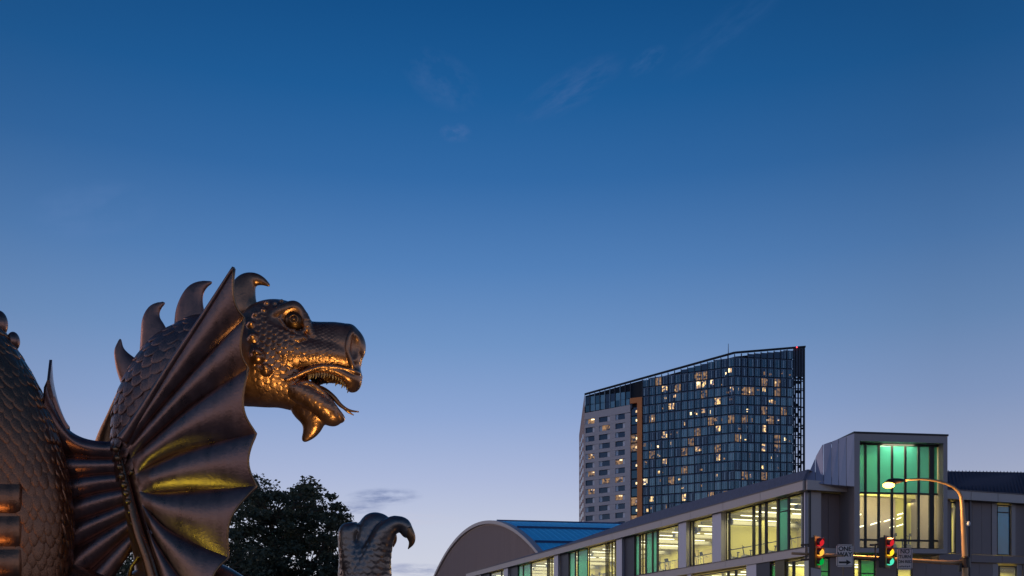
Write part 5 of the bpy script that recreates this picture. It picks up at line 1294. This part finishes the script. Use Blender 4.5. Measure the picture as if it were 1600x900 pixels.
claw([(636, 826, 20, 8.5), (642, 838, 19, 7), (643, 848, 18, 4.5), (637.5, 858, 17, .6)]); claw([(604, 826, 0, 8), (613, 836, -4, 6.5), (616, 845, -6, 4), (614.5, 855, -6, .5)])
claw([(556, 826, 6, 9), (566, 832, 4, 7), (569, 842, 4, 4), (566, 850, 4, .5)]); claw([(582, 824, -30, 8), (592, 832, -32, 6), (594, 842, -32, 3.5), (591, 850, -32, .5)])
# near foreleg and chest, mostly under the frame
B_ = Field((180, 850, -100), (470, 1160, 110), 4.)
B_.chain([(262, 960, 0, 84), (280, 1060, 0, 100), (300, 1120, 0, 110)], 12, sym=False, wz=.8); B_.chain([(330, 905, 40, 24), (362, 918, 44, 24), (395, 950, 46, 30), (420, 1000, 40, 36), (410, 1060, 20, 44)], 10, sym=False); B_.chain([(300, 1050, 10, 70), (410, 1080, 0, 52)], 14, sym=False)
B_.build('chest', 'bronze', dragon)
m = MB(); m.tube([Vector(q) for q in DW([cw_(*q) for q in ((200, 905, 30), (206, 885, 34), (217, 869, 38), (227, 872, 40), (234, 885, 42), (240, 905, 42))])], [3.2 * SC] * 6, 8); link('chest_strap', m, M_('bronze_claw'), dragon, smooth=True)
# haunch and tail mass leading left behind the frame, resting on the plinth
B2 = Field((-420, 780, -110), (330, 1180, 130), 6.)
B2.chain([(-300, 1010, 20, 90), (-220, 1000, 20, 140), (-60, 1010, 20, 170), (150, 1060, 10, 150), (300, 1090, 0, 110)], 20, sym=False, wz=.6)
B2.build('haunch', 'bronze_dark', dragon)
# ---------------- plinth
mat('granite', (.30, .27, .26), .6, var=.25, scale=30)
pl_ = thing('statue_plinth', 'low stepped granite plinth under the bronze dragon', 'plinth', (-2.6, 6.5, .12))
zt_ = float(DW([(0, 1165, 0)])[0][2])
m = MB(); m.box((-6.9, 5.5, .12), (6.6, 0, 0), (0, 2.0, 0), (0, 0, .25)); link('step', m, M_('granite'), pl_)
m = MB(); m.box((-6.7, 5.7, .37), (6.2, 0, 0), (0, 1.6, 0), (0, 0, zt_ - .37)); link('block', m, M_('granite'), pl_)

# ---------------- floodlights added out of view, standing in for the lamps that gild the statue
def fill_flood(loc, target, energy, col, size, label, blend=.5, rad=.12):
    loc, target = Vector(loc), Vector(target); t = thing('fill_floodlight', label, 'fill_floodlight', (loc.x, loc.y, .12)); d = (target - loc).normalized()
    m = MB(); m.tube([Vector((loc.x, loc.y, .12)), loc - d * .12], .03, 8); m.tube([Vector((loc.x, loc.y, .12)), Vector((loc.x, loc.y, .15))], .12, 12); link('stem', m, M_('signal_black'), t)
    m = MB(); m.tube([loc - d * .16, loc - d * .05, loc + d * .02], [.05, rad * .95, rad * 1.1], 14, cap=True); link('lamp_head', m, M_('signal_black'), t)
    l = bpy.data.lights.new('fill_flood_beam', 'SPOT'); l.energy = energy; l.color = col; l.spot_size = math.radians(size); l.spot_blend = blend; l.shadow_soft_size = rad
    o = bpy.data.objects.new('fill_flood_beam', l); COL.objects.link(o); o.location = loc + d * .06; o.rotation_euler = (-d).to_track_quat('Z', 'Y').to_euler()
headc = DW([(450, 560, 0)])[0]
fill_flood((.0, 3.3, .6), DW([(478, 556, 0)])[0], 350, (1, .65, .18), 15, 'black floodlight on a short stem, added to put golden light on the head of the dragon')
fill_flood((-4.1, 3.3, .45), DW([(285, 845, 60)])[0], 60, (.80, 1.0, .09), 16, 'black floodlight with a greenish beam, added to put glints on the near wing', rad=.07)
fill_flood((-2.6, 2.4, .5), DW([(25, 740, 60)])[0], 85, (1, .48, .12), 13, 'black floodlight near the left end of the plinth, added to warm the body')
fill_flood((1.6, 5.4, .5), DW([(610, 850, 0)])[0], 6, (1, .55, .18), 14, 'small black floodlight added to light the raised claw')
